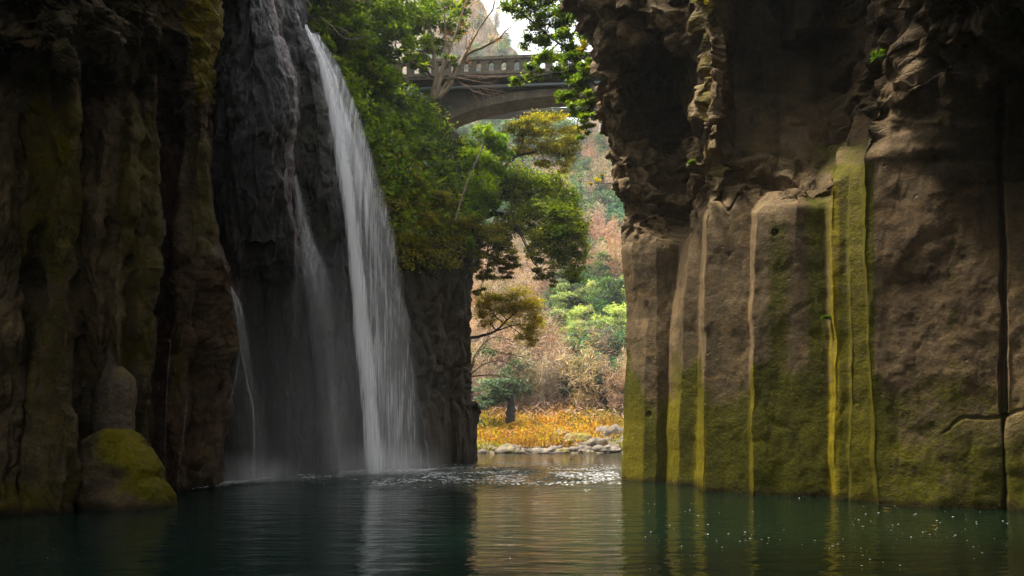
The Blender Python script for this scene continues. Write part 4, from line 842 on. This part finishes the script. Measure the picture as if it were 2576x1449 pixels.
# ================================================================ FAR HILLSIDE
M_far_bare = leaf_mat('bare_twigs', (.31, .19, .135), (.45, .285, .20), (.57, .40, .30), trans=.2, vary=.55)
M_far_tan = leaf_mat('dry_twigs', (.28, .21, .13), (.44, .34, .22), (.58, .47, .32), trans=.2, vary=.55)
M_far_green = leaf_mat('far_evergreen', (.02, .05, .025), (.05, .10, .045), (.11, .17, .07), vary=1.)
M_far_bamboo = leaf_mat('bamboo_leaves', (.15, .20, .09), (.26, .33, .17), (.40, .46, .27), vary=.4)
M_far_blue = leaf_mat('haze_blue_evergreen', (.02, .05, .045), (.045, .10, .085), (.10, .17, .13), vary=1.)  # blue-green foliage, its blue also standing in for distance haze
def far_proto(kind):
    rt = empty(kind, (0, 0, 0)); tb = [limb((0, 0, -1), (RNG.normal()*.3, RNG.normal()*.3, 4.2), .16, .05, 7)]
    if kind in ('bare_tree', 'dry_tree'):
        st = []
        for k in range(46):
            j = tb[0][0][RNG.integers(2, 7)]; d = unit(1)[0]*.8+np.array([0, 0, .75]); e = j+d*RNG.uniform(1.2, 3.4); l = limb(j, e, .045, .012, 6, wob=.25); tb.append(l); st.append(l[0])
        S = np.concatenate([s[2:] for s in st]); i = RNG.integers(0, len(S), 1500); C = S[i]+RNG.normal(size=(1500, 3))*.32
        V_, F_, T_ = leafquads(C, .95, .055, updir=unit(1500)+np.array([0, 0, .5]))
        mt = M_far_bare if kind == 'bare_tree' else M_far_tan
    else:
        bl = [((0, 0, 3.4), 2.1), ((1.2, .3, 2.6), 1.5), ((-1.3, 0, 2.7), 1.5), ((.2, -.9, 4.6), 1.4), ((.3, -1.2, 2.2), 1.4)]
        if kind == 'bamboo': bl = [((RNG.normal()*1.3, RNG.normal()*.8, 2.2+RNG.uniform(0, 2.8)), RNG.uniform(.9, 1.3)) for _ in range(7)]
        VV = []; TT = []
        Cs = []; ts = []
        for c, r in bl:
            C, S, t = clumps(np.array(c), np.array([r, r, r*.8]), 12, 330, .4, .28); Cs.append(C); ts.append(t); tb.append(limb((0, 0, 1.2), c, .07, .02, 6))
        C = np.concatenate(Cs); V_, F_, T_ = leafquads(C, .42 if kind != 'bamboo' else .6, .22 if kind != 'bamboo' else .12, tint=np.concatenate(ts))
        mt = dict(evergreen=M_far_green, bamboo=M_far_bamboo, dark_evergreen=M_far_blue)[kind]
    a = mesh('crown', V_, F_, mt, rt, smooth=False, col=dict(tint=T_)); V_, F_ = tubes(tb, 5); b = mesh('trunk', V_, F_, M_bk_grey, rt)
    return rt, a, b
KINDS = ['bare_tree', 'dry_tree', 'evergreen', 'bamboo', 'dark_evergreen']
FARLAB = dict(bare_tree='pinkish-brown leafless tree on the hillside beyond the gap', dry_tree='tan leafless tree on the hillside beyond the gap', evergreen='green round-crowned tree on the hillside beyond the gap',
              bamboo='pale green feathery bamboo clump on the hillside beyond the gap', dark_evergreen='dark blue-green tree on the hillside beyond the gap')
FARGRP = dict(bare_tree='leafless brown trees on the far hillside', dry_tree='leafless tan trees on the far hillside', evergreen='green trees on the far hillside', bamboo='bamboo on the far hillside', dark_evergreen='dark evergreens on the far hillside')
FARCAT = dict(bare_tree='tree', dry_tree='tree', evergreen='tree', bamboo='bamboo', dark_evergreen='tree')
FARNAME = dict(bare_tree='bare_tree', dry_tree='dry_tree', evergreen='evergreen_tree', bamboo='bamboo_clump', dark_evergreen='dark_evergreen_tree')
protos = {k: [far_proto(k) for _ in range(2)] for k in KINDS}
used = set()
def far_place(kind, u, v, size):
    i = int(RNG.integers(0, 2)); rt, a, b = protos[kind][i]; q = hill_pt(u, v)
    if (kind, i) not in used:
        used.add((kind, i)); r = rt; r.name = FARNAME[kind]
    else:
        r = rt.copy(); COL.objects.link(r); r.name = FARNAME[kind]
        for c in (a, b): d = c.copy(); COL.objects.link(d); d.parent = r
    r.location = q; r.rotation_euler = (0, 0, RNG.uniform(0, 6.28)); s = size*RNG.uniform(.8, 1.2); r.scale = (s, s, s*RNG.uniform(.85, 1.15))
    tag(r, FARLAB[kind], FARCAT[kind], FARGRP[kind])
def zone(u, v):
    x = RNG.uniform()
    if 170 <= v < 600 and u < 1395 and x < .75: return 'evergreen' if x < .4 else 'dark_evergreen'
    if v < 170: return ['bare_tree', 'dry_tree', 'evergreen', 'dark_evergreen'][0 if x < .4 else 1 if x < .6 else 2 if x < .85 else 3]
    if u > 1385 and 740 < v < 935: return 'bamboo' if x < .72 else 'evergreen'
    if u > 1410 and 935 <= v < 1020: return 'dark_evergreen' if x < .5 else 'evergreen' if x < .75 else 'bare_tree'
    if u > 1460 and 540 < v < 625: return 'dark_evergreen'
    if u > 1400 and v < 540: return ['evergreen', 'dark_evergreen', 'dry_tree', 'bare_tree'][0 if x < .35 else 1 if x < .6 else 2 if x < .75 else 3]
    if 1180 < u < 1300 and 930 < v < 1040: return 'dark_evergreen' if x < .6 else 'bare_tree'
    if v > 860: return 'bare_tree' if x < .65 else 'dry_tree'
    return 'bare_tree' if x < .50 else 'dry_tree' if x < .66 else 'evergreen' if x < .85 else 'dark_evergreen'
nf = 0
for v in np.arange(1022, 300, -27.):
    for u in np.arange(1149, 1740, 36.):
        uj, vj = u+RNG.uniform(-15, 15), v+RNG.uniform(-11, 11)
        if vj < skyline(uj)+4 or (uj < 1400 and 310 < vj < 600 and RNG.uniform() < .4): continue
        far_place(zone(uj, vj), uj, vj+14, .80+.0042*(hillY(vj)-60)); nf += 1
for v in np.arange(180, -70, -34.):
    for u in np.arange(1080, 1345, 38.):
        uj, vj = u+RNG.uniform(-15, 15), v+RNG.uniform(-12, 12)
        if vj < skyline(uj)+2: continue
        far_place(zone(uj, vj), uj, vj+8, 1.2); nf += 1
print('far trees', nf)
def hill_cover(name, n, u0, u1, v0, v1, mat, L, W, lift, up=.5, keep=None):
    u = RNG.uniform(u0, u1, n); v = RNG.uniform(v0, v1, n)
    k = (v > skyline(u)+3)
    if keep is not None: k &= keep(u, v)
    u, v = u[k], v[k]; q = P(u, v, hillY(v)); q[:, 2] += RNG.uniform(0, 1, len(u))*lift; sc = hillY(v)/60
    V_, F_, T_ = leafquads(q, L*sc, W*sc, updir=unit(len(u))+np.array([0, 0, up])); return tag(mesh(name, V_, F_, mat, smooth=False, col=dict(tint=T_)), kind='stuff')
hill_cover('brushwood', 34000, 1050, 1760, 300, 1075, M_far_bare, .8, .05, 1.6)
hill_cover('scrub', 15000, 1050, 1760, 300, 1085, M_far_green, .34, .16, 1.0, keep=lambda u, v: fbm(np.stack([u*.012, v*.016, 0*u], 1), 3, 301) > .02)
hill_cover('brushwood', 5000, 1050, 1340, -90, 190, M_far_tan, .8, .05, 2.5)
M_grass = leaf_mat('autumn_grass', (.16, .06, .010), (.33, .16, .02), (.46, .32, .07), trans=.3)
M_grass_g = leaf_mat('bank_grass', (.10, .11, .012), (.24, .23, .025), (.42, .38, .06), trans=.3)
hill_cover('grass', 13000, 1195, 1590, 1052, 1132, M_grass, .85, .09, .5, up=1.3, keep=lambda u, v: (fbm(np.stack([u*.02, v*.04, 0*u], 1), 3, 311) > -.12) & (v > 1082+55*fbm(np.stack([u*.013, 0*u, 0*u], 1), 3, 7)))
hill_cover('grass', 7000, 1195, 1590, 1048, 1136, M_grass_g, .75, .09, .4, up=1.3, keep=lambda u, v: (fbm(np.stack([u*.02, v*.04, 0*u+5], 1), 3, 313) > .0) & (v > 1075+60*fbm(np.stack([u*.015, 0*u+4, 0*u], 1), 3, 9)))
def bank_clumps(name, ncl, per, mat, L, W, rad, keep, vr):
    u = RNG.uniform(1195, 1590, ncl); v = RNG.uniform(*vr, ncl); k = keep(u, v); u, v = u[k], v[k]; c = P(u, v, hillY(v)); r = RNG.uniform(*rad, len(c)); c[:, 2] += r*.4
    k = np.repeat(np.arange(len(c)), per); C = c[k]+RNG.normal(size=(len(k), 3))*r[k][:, None]*np.array([1, .8, .55])
    V_, F_, T_ = leafquads(C, L, W, flat=.3, tint=np.clip(.5+.28*RNG.normal(size=len(c))[k]+.15*RNG.normal(size=len(k)), 0, 1)); tag(mesh(name, V_, F_, mat, smooth=False, col=dict(tint=T_)), kind='stuff')
M_aut = leaf_mat('autumn_brush', (.20, .07, .012), (.42, .19, .022), (.52, .34, .05), trans=.4)
bank_clumps('autumn_brush', 330, 60, M_aut, .28, .12, (.3, .9), lambda u, v: (fbm(np.stack([u*.02, v*.05, 0*u], 1), 2, 5) > -.1) & (u < 1500), (1032, 1126))
bank_clumps('autumn_brush', 200, 60, M_lf_ochre, .26, .11, (.2, .65), lambda u, v: v < 1200, (1030, 1128))
bank_clumps('scrub', 30, 70, M_far_green, .3, .14, (.3, .8), lambda u, v: (u > 1430) | (u < 1260), (1015, 1085))
tree('dark_shrub', 'dark shaded shrub with a stout trunk under the bare pale bush', 'shrub', (1285, 1062, 60), [(1235, 985, 60, 40), (1270, 970, 60, 30), (1215, 1010, 59, 26), (1290, 995, 60, 16)], M_far_blue, M_bk_dark, 3500, .3,
     stems=[([(1285, 1062, 60), (1284, 1010, 60), (1275, 960, 60)], .5, .25)])
# ================================================================ FALLING WATER
def water_mat(name, scale, lo, hi, gain, col=(.78, .80, .84), soft=.26):
    m, n = newmat(name); uv = n.a('ShaderNodeUVMap').outputs[0]
    s1 = n.noise(n.vscale(uv, (scale, scale*.028, 1)), 1., 6, .62, .25); s2 = n.noise(n.vscale(uv, (scale*3.2, scale*.06, 1)), 1., 4, .6)
    s3 = n.noise(n.vscale(uv, (1.2, .35, 1)), 1., 3, .6)
    st = n.mr(n.m('ADD', n.m('MULTIPLY', s1, .62), n.m('MULTIPLY', s2, .38)), lo, hi)
    de = n.attr('dens'); st = n.m('MULTIPLY', st, n.mr(s3, .3, .65, .7, 1.2))
    a = n.a('ShaderNodeMath', {0: n.m('SUBTRACT', n.m('ADD', st, n.m('MULTIPLY', de, 1.1)), .95), 1: 0.}, operation='MAXIMUM').outputs[0]
    a = n.m('MULTIPLY', n.m('ADD', a, n.m('MULTIPLY', n.m('MULTIPLY', de, de), soft)), n.mr(de, 0., .25))
    a = n.a('ShaderNodeMath', {0: a, 1: gain}, operation='MULTIPLY', use_clamp=True).outputs[0]
    d = n.a('ShaderNodeBsdfDiffuse', {'Color': (*col, 1)}); t = n.a('ShaderNodeBsdfTranslucent', {'Color': (*col, 1)})
    x = n.a('ShaderNodeMixShader', {0: .5, 1: d.outputs[0], 2: t.outputs[0]})
    n.out(n.a('ShaderNodeMixShader', {0: a, 1: n.a('ShaderNodeBsdfTransparent').outputs[0], 2: x.outputs[0]}).outputs[0]); return m
def curtain(Lft, Rgt, dens, mat, parent, name, layers=3, depth=.35, bulge=.3, nc=36, nr=150, seed=0):
    """layered curved sheets of falling water; dens(s,t) is how much water there is"""
    for k in range(layers):
        v0 = max(min(a[0] for a in Lft), min(a[0] for a in Rgt)); v1 = min(max(a[0] for a in Lft), max(a[0] for a in Rgt))
        vs = np.linspace(v0, v1, nr); L = sorted(Lft); Rr = sorted(Rgt)
        ul = np.interp(vs, [a[0] for a in L], [a[1] for a in L]); yl = np.interp(vs, [a[0] for a in L], [a[2] for a in L])
        ur = np.interp(vs, [a[0] for a in Rr], [a[1] for a in Rr]); yr = np.interp(vs, [a[0] for a in Rr], [a[2] for a in Rr])
        for arr in (ul, ur, yl, yr):
            kk = np.ones(9)/9; arr[:] = np.convolve(np.pad(arr, 4, mode='edge'), kk, 'valid')
        s = np.linspace(0, 1, nc)[None]; U = ul[:, None]*(1-s)+ur[:, None]*s; Y = yl[:, None]*(1-s)+yr[:, None]*s
        t = (np.arange(nr)/(nr-1))[:, None]
        Y = Y-bulge*4*s*(1-s)*np.clip(t*3, .2, 1)+(k-(layers-1)/2)*depth*np.clip(t*2.5, .15, 1)
        G = P(U, np.repeat(vs[:, None], nc, 1), Y); G += .06*np.stack([vnoise(G*np.array([2.5, 2.5, .35])+k*9+j*5, seed+j) for j in range(3)], -1)
        D = dens(s+0*t, t+0*s)*RNG.uniform(.85, 1.1); D = D*ss(0, .2, s)*(1-ss(.78, 1, s))*(1+.45*vnoise(np.stack([s*7+0*t, t*2.2+0*s, 0*D+k*3+seed], -1), seed))*(1+.22*vnoise(np.stack([s*16+0*t, t*9+0*s, 0*D+k*5], -1), seed+3))
        uv = np.stack([G[..., 0]+k*7.3+seed*3.1, G[..., 2]+k*3.7], -1)
        o = mesh(name, G, gridfaces(nr, nc), mat, parent, col=dict(dens=D), uv=uv)
M_fall = water_mat('falling_water', 5.5, .33, .60, 1.5, (.9, .9, .92)); M_veil = water_mat('thin_water_veil', 7.5, .42, .66, 1.0, (.88, .88, .9))
M_soft = water_mat('soft_water_veil', 6, .42, .72, .62, (.86, .86, .88), soft=.42)
fall = empty('waterfall', pt(940, 1190, 26), 'tall white waterfall pouring from the notch at the top and fanning out', 'waterfall')
cl = [(66,762,26.9),(80,768,26.6),(110,780,26.3),(170,800,26.1),(250,814,26),(360,830,25.9),(450,845,25.7),(560,862,25.5),(700,872,25.5),(800,880,25.6),(1000,900,25.7),(1195,914,25.8)]
cr_ = [(66,770,26.9),(80,782,26.6),(110,802,26.3),(170,832,26.1),(250,856,26),(360,880,25.9),(450,892,25.7),(560,908,25.5),(700,928,25.5),(800,938,25.6),(1000,958,25.7),(1195,972,25.8)]
curtain(cl, cr_, lambda s, t: (1.12-.08*t)*np.exp(-((s-.5)/.34)**2)*(.9+.2*ss(.3, .5, t)), M_fall, fall, 'stream', 4, .22, .25, seed=1)
vl = [(85,775,26.8),(170,812,26.3),(250,830,26.2),(360,850,26.1),(560,885,26),(800,905,26.1),(1000,920,26.2),(1195,930,26.3)]
vr = [(85,798,26.8),(120,828,26.5),(180,866,26.4),(250,898,26.4),(380,944,26.4),(560,996,26.5),(740,1030,26.6),(950,1058,26.7),(1195,1084,26.8)]
curtain(vl, vr, lambda s, t: (.84-.27*ss(.25, .6, t))*(1-.28*s), M_veil, fall, 'veil', 4, .25, .5, nc=60, seed=4)
mid = empty('cascade', pt(800, 1190, 24), 'soft white cascade coming from behind the edge of the black rock pillar', 'waterfall')
ml = [(440,733,24.1),(520,736,24),(600,742,23.8),(700,752,23.2),(850,770,23),(1000,790,23),(1192,800,23)]
mr_ = [(440,748,24.1),(520,772,24),(600,800,23.8),(700,846,23.3),(850,888,23.2),(1000,905,23.2),(1192,915,23.4)]
curtain(ml, mr_, lambda s, t: np.exp(-((s-.42)/.42)**2)*(.80-.46*ss(.10, .6, t)), M_soft, mid, 'stream', 4, .22, .4, nc=50, seed=9)
lef = empty('cascade', pt(640, 1212, 20.6), 'thin leftmost cascade spilling from a ledge beside the dark red rock', 'waterfall')
ll = [(722,576,20.3),(760,583,20.2),(850,598,20.2),(950,612,20.3),(1100,628,20.4),(1212,600,20.5)]
lr = [(722,590,20.3),(760,612,20.2),(850,640,20.2),(950,668,20.3),(1100,700,20.5),(1212,735,20.6)]
curtain(ll, lr, lambda s, t: np.exp(-((s-.30)/.4)**2)*(.70-.38*ss(.05, .6, t)), M_soft, lef, 'stream', 3, .2, .3, nc=40, seed=14)
thr = [([(588,735,20.0),(604,765,20.0),(612,800,20.0)], .018), ([(600,860,20.0),(612,905,20),(622,960,20),(634,1010,20.1)], .016), ([(636,1010,20.2),(640,1100,20.2),(638,1205,20.3)], .012), ([(600,1158,20.2),(618,1155,20.2),(636,1165,20.2)], .013)]
m, n = newmat('white_thread_water'); n.out(n.a('ShaderNodeMixShader', {0: .22, 1: n.a('ShaderNodeBsdfTransparent').outputs[0], 2: n.a('ShaderNodeBsdfDiffuse', {'Color': (.8, .8, .82, 1)}).outputs[0]}).outputs[0])
V_, F_ = tubes([path([pt(*q) for q in a], r, r*.6) for a, r in thr], 6)
M_white_thread = m
for a, r in thr:
    V_, F_ = tubes([path([pt(*q) for q in a], r, r*.6)], 6); mesh('thread', V_, F_, m, lef)
def trickle(label, pts, r):
    V_, F_ = tubes([path([pt(*q) for q in pts], r, r*.7)], 6); o = mesh('trickle', V_-pt(*pts[-1]), F_, M_white_thread); o.location = pt(*pts[-1]); tag(o, label, 'trickle')
trickle('hair-thin trickle of water down the dark cliff, right of the domed boulder', [(430,850,17.1),(422,950,17.1),(417,1050,17.1),(415,1140,17.1),(418,1235,17.2)], .004)
trickle('faint short trickle at the foot of the dark red cliff, nearest the boulder', [(470,1010,17.2),(462,1100,17.2),(452,1170,17.2),(445,1238,17.2)], .003)
trickle('curved thin trickle beside the left edge of the leftmost cascade', [(602,900,20.0),(590,970,19.6),(570,1040,19.5),(558,1090,19.5),(552,1160,19.5)], .008)
# foam where the falls land, bits painted as glints, flecks drifting on the pool
m, n = newmat('foam_glints'); n.out(n.a('ShaderNodeBsdfPrincipled', {'Base Color': (.8, .81, .82, 1), 'Roughness': .7}).outputs[0]); M_foam_glints = m
def flat_bits(name, xy, size, mat, z=.015):
    n = len(xy); k = 7; th = np.arange(k)*2*math.pi/k; rr = size[:, None]*RNG.uniform(.6, 1.2, (n, k))
    V_ = np.stack([xy[:, :1]+rr*np.cos(th), xy[:, 1:]+rr*np.sin(th), np.full((n, k), z)], -1).reshape(-1, 3)
    return mesh(name, V_, np.arange(n*k).reshape(n, k), mat, smooth=False)
bl = np.array([(590, 1216), (640, 1211), (720, 1200), (835, 1194), (842, 1188), (900, 1187), (985, 1186), (1060, 1185), (1090, 1184)], float)
n_ = 14000; i = RNG.uniform(0, len(bl)-1, n_); u = np.interp(i, np.arange(len(bl)), bl[:, 0]); v = np.interp(i, np.arange(len(bl)), bl[:, 1])
Yb = (H*F)/(v-HV); x = (u-CU)/F*Yb; w_ = np.exp(-((u-940)/90)**2)+.5*np.exp(-((u-640)/45)**2)+.12; k = RNG.uniform(0, 1, n_) < w_
xy = np.stack([x, Yb], 1)[k]; xy[:, 1] -= RNG.exponential(.5, len(xy))-.25; xy[:, 0] += RNG.normal(size=len(xy))*.12
tag(flat_bits('foam_glints', xy, RNG.uniform(.02, .07, len(xy)), M_foam_glints, .085), kind='stuff')
n_ = 21000; X_ = RNG.uniform(-8.5, 5, n_); Y_ = RNG.uniform(16.5, 36, n_); U_ = CU+X_/Y_*F; V_y = HV+H*F/Y_
w_ = np.exp(-((V_y-1206)/22)**2)*(.4+.6*ss(850, 1350, U_)*(1-ss(1540, 1570, U_)))*ss(.0, .45, fbm(np.stack([X_*1.1, Y_*.8, 0*X_], 1), 3, 19)+.12)
k = (RNG.uniform(0, 1, n_) < w_) & (U_ > 600) & (U_ < 1562); xy = np.stack([X_, Y_], 1)[k]
tag(flat_bits('foam_glints', xy, RNG.uniform(.015, .06, len(xy)), M_foam_glints, .085), kind='stuff')  # added white bits stand in for sky glints on the churned water
n_ = 900; u = RNG.uniform(60, 2560, n_); v = RNG.uniform(1250, 1440, n_); k = (RNG.uniform(0, 1, n_) < .12+.75*ss(1500, 1900, u)) & (vnoise(np.stack([u*.006, v*.02, 0*u], 1), 9)+.3*RNG.normal(size=n_) > .25); u, v = u[k], v[k]; Yb = H*F/(v-HV)
xy = np.stack([(u-CU)/F*Yb, Yb], 1); tag(flat_bits('foam_flecks', xy, RNG.uniform(.004, .016, len(xy))**1.0*Yb/10, M_foam_glints, .02), kind='stuff')
M_leaf = leaf_mat('fallen_leaf', (.35, .14, .03), (.45, .2, .04), (.5, .3, .08))
for (u, v) in [(2172,1278),(2230,1282),(2350,1326)]:
    if v < 1262: continue
    Yb = H*F/(v-HV); V_, F_, T_ = leafquads(np.zeros((1, 3)), .12, .05, flat=9); V_[:, 2] = V_[:, 2]*.2
    o = mesh('floating_leaf', V_, F_, M_leaf, smooth=False, col=dict(tint=T_)); o.location = ((u-CU)/F*Yb, Yb, .03)
    tag(o, 'small orange fallen leaf floating on the dark water near the right cliff', 'leaf', 'fallen leaves floating on the pool')
# mist at the foot of the falls: a low body of spray
if MIST > 0:
    th = np.linspace(0, 2*math.pi, 33)[:-1]; ph = np.linspace(-math.pi/2, math.pi/2, 17); T_, P_ = np.meshgrid(th, ph)
    c0 = np.array([-6.3, 23.2, .05]); an = math.atan2(6.8, 5.2); g = np.stack([np.cos(P_)*np.cos(T_), np.cos(P_)*np.sin(T_), np.maximum(np.sin(P_), -.02)], -1)
    nr, nc = g.shape[:2]; ii = np.arange(nr*nc).reshape(nr, nc); jj = np.roll(ii, -1, 1); Fs = np.stack([ii[:-1], jj[:-1], jj[1:], ii[1:]], -1).reshape(-1, 4)
    m, n = newmat('spray'); oc = n.a('ShaderNodeTexCoord').outputs['Object']; fo = n.mr(n.a('ShaderNodeVectorMath', {0: oc}, operation='LENGTH').outputs['Value'], 1., 0.)
    n.out(None, n.a('ShaderNodeVolumePrincipled', {'Color': (.95, .95, .96, 1), 'Density': n.m('MULTIPLY', fo, MIST*2.2), 'Anisotropy': .1}).outputs[0])
    o = mesh('mist', g, Fs, m); o.location = c0; o.scale = (5.8, 3.2, 8.5); o.rotation_euler = (0, 0, an); tag(o, kind='stuff')
    # the low bright spray right where the water lands, thinning outwards
    m, n = newmat('landing_spray'); oc = n.a('ShaderNodeTexCoord').outputs['Object']; ln = n.a('ShaderNodeVectorMath', {0: oc}, operation='LENGTH').outputs['Value']
    fo = n.m('POWER', n.mr(ln, 1., 0.), 1.6); fo = n.m('MULTIPLY', fo, n.mr(n.noise(n.vscale(oc, (5, 3, 2)), 1., 3), .3, .65, .35, 1.3))
    n.out(None, n.a('ShaderNodeVolumePrincipled', {'Color': (.97, .97, .98, 1), 'Density': n.m('MULTIPLY', fo, MIST*30), 'Anisotropy': .1}).outputs[0])
    for (cx, cy, rx, ry, rz, az) in ((-4.9, 25.3, 3.2, 1.3, 1.5, .15), (-8.0, 20.9, 2.2, 1.1, 1.1, .7)):
        g = np.stack([np.cos(P_)*np.cos(T_), np.cos(P_)*np.sin(T_), np.maximum(np.sin(P_), -.03)], -1)
        o = mesh('mist', g, Fs, m); o.location = (cx, cy, .06); o.scale = (rx, ry, rz); o.rotation_euler = (0, 0, az); tag(o, kind='stuff')
# unseen leaf mass, added above the viewer to keep the near walls in shade
n_ = SHADE_LEAVES; C = np.stack([RNG.uniform(-15, 15, n_), RNG.uniform(-14, 10.5, n_), RNG.uniform(16, 22, n_)], 1)
C = C[fbm(C*.22, 3, 8)+.25*RNG.normal(size=n_) > -.25]
V_, F_, T_ = leafquads(C, .9, .5, flat=.8); tag(mesh('shade_leaves', V_, F_, M_lf_dark, smooth=False, col=dict(tint=T_)), kind='stuff')

# small stones scattered over the bank
n_ = 190; u = RNG.uniform(1200, 1590, n_); v = 1136-RNG.exponential(20, n_); k = v > 1050; u, v = u[k], v[k]; VV = []; FF = []; nb = 0
th = np.linspace(0, 2*math.pi, 9)[:-1]; ph = np.linspace(-1.4, 1.4, 6); T_, P_ = np.meshgrid(th, ph); ii = np.arange(48).reshape(6, 8); jj = np.roll(ii, -1, 1)
F1 = np.stack([ii[:-1], jj[:-1], jj[1:], ii[1:]], -1).reshape(-1, 4)
for a, b in zip(u, v):
    d = np.stack([np.cos(P_)*np.cos(T_), np.cos(P_)*np.sin(T_), np.sin(P_)], -1); r = RNG.uniform(.10, .34)*(1+.5*(a > 1430))
    g = d*(1+.35*fbm(d*1.7+a, 2, 3))[..., None]*np.array([r*1.3, r, r*.75]); VV.append((g+pt(a, b, float(hillY(b)))+np.array([0, 0, r*.3])).reshape(-1, 3)); FF.append(F1+nb); nb += 48
V_ = np.concatenate(VV); z_ = np.zeros(len(V_))
tag(mesh('gravel', V_, np.concatenate(FF), M_pale, col=dict(moss=z_+.2, pale=z_, red=z_, film=z_, crk=z_, gold=z_)), kind='stuff')
# ================================================================ LIGHT, AIR, CAMERA
w = bpy.data.worlds.new("World"); scene.world = w; w.use_nodes = True
nt = w.node_tree; nt.nodes.clear()
sky = nt.nodes.new('ShaderNodeTexSky'); sky.sky_type = 'NISHITA'; sky.sun_disc = False
EL, ROT = R(66), R(-84)
sky.sun_elevation = EL; sky.sun_rotation = ROT; sky.air_density = 1.6; sky.dust_density = 4.; sky.ozone_density = .6
hs = nt.nodes.new('ShaderNodeHueSaturation'); hs.inputs['Saturation'].default_value = .12
bg = nt.nodes.new('ShaderNodeBackground'); bg.inputs['Strength'].default_value = .12
wo = nt.nodes.new('ShaderNodeOutputWorld')
nt.links.new(sky.outputs[0], hs.inputs['Color']); nt.links.new(hs.outputs[0], bg.inputs['Color']); nt.links.new(bg.outputs[0], wo.inputs[0])
sl_ = bpy.data.lights.new('sun', 'SUN'); sl_.energy = 2.6; sl_.angle = R(6); sl_.color = (1, .93, .80)
so = bpy.data.objects.new('sun', sl_); COL.objects.link(so)
from mathutils import Vector
dv = Vector((math.sin(ROT)*math.cos(EL), math.cos(ROT)*math.cos(EL), math.sin(EL)))
so.rotation_euler = dv.to_track_quat('Z', 'Y').to_euler(); so.location = (0, 0, 60)
# the air
if HAZE > 0:
    bx = [(-330, -45, -5.), (330, -45, -5.), (330, 345, -5.), (-330, 345, -5.)]; V = bx+[(a, b, 225.) for a, b, _ in bx]
    m, n = newmat('valley_haze')
    vp = n.a('ShaderNodeVolumePrincipled', {'Color': (.86, .93, 1., 1), 'Density': HAZE, 'Anisotropy': .2}); n.out(None, vp.outputs[0])
    tag(mesh('haze', V, [(0, 3, 2, 1), (4, 5, 6, 7), (0, 1, 5, 4), (1, 2, 6, 5), (2, 3, 7, 6), (3, 0, 4, 7)], m, smooth=False), kind='stuff')
cam = bpy.data.cameras.new('camera'); co_ = bpy.data.objects.new('camera', cam); COL.objects.link(co_)
co_.location = (0, 0, H); co_.rotation_euler = (R(90), 0, 0)
cam.sensor_width = 36; cam.lens = 36*F/2576; cam.shift_y = (HV-724.5)/2576; cam.clip_start = .1; cam.clip_end = 2000
scene.camera = co_
scene.view_settings.view_transform = 'Standard'; scene.view_settings.look = 'None'; scene.view_settings.gamma = 1
scene.view_settings.exposure = EXPO
cy = scene.cycles
cy.max_bounces = 8; cy.diffuse_bounces = 4; cy.glossy_bounces = 3; cy.transmission_bounces = 4; cy.transparent_max_bounces = 24; cy.volume_bounces = 1
cy.use_denoising = True; cy.sample_clamp_indirect = 6; cy.caustics_reflective = False; cy.caustics_refractive = False
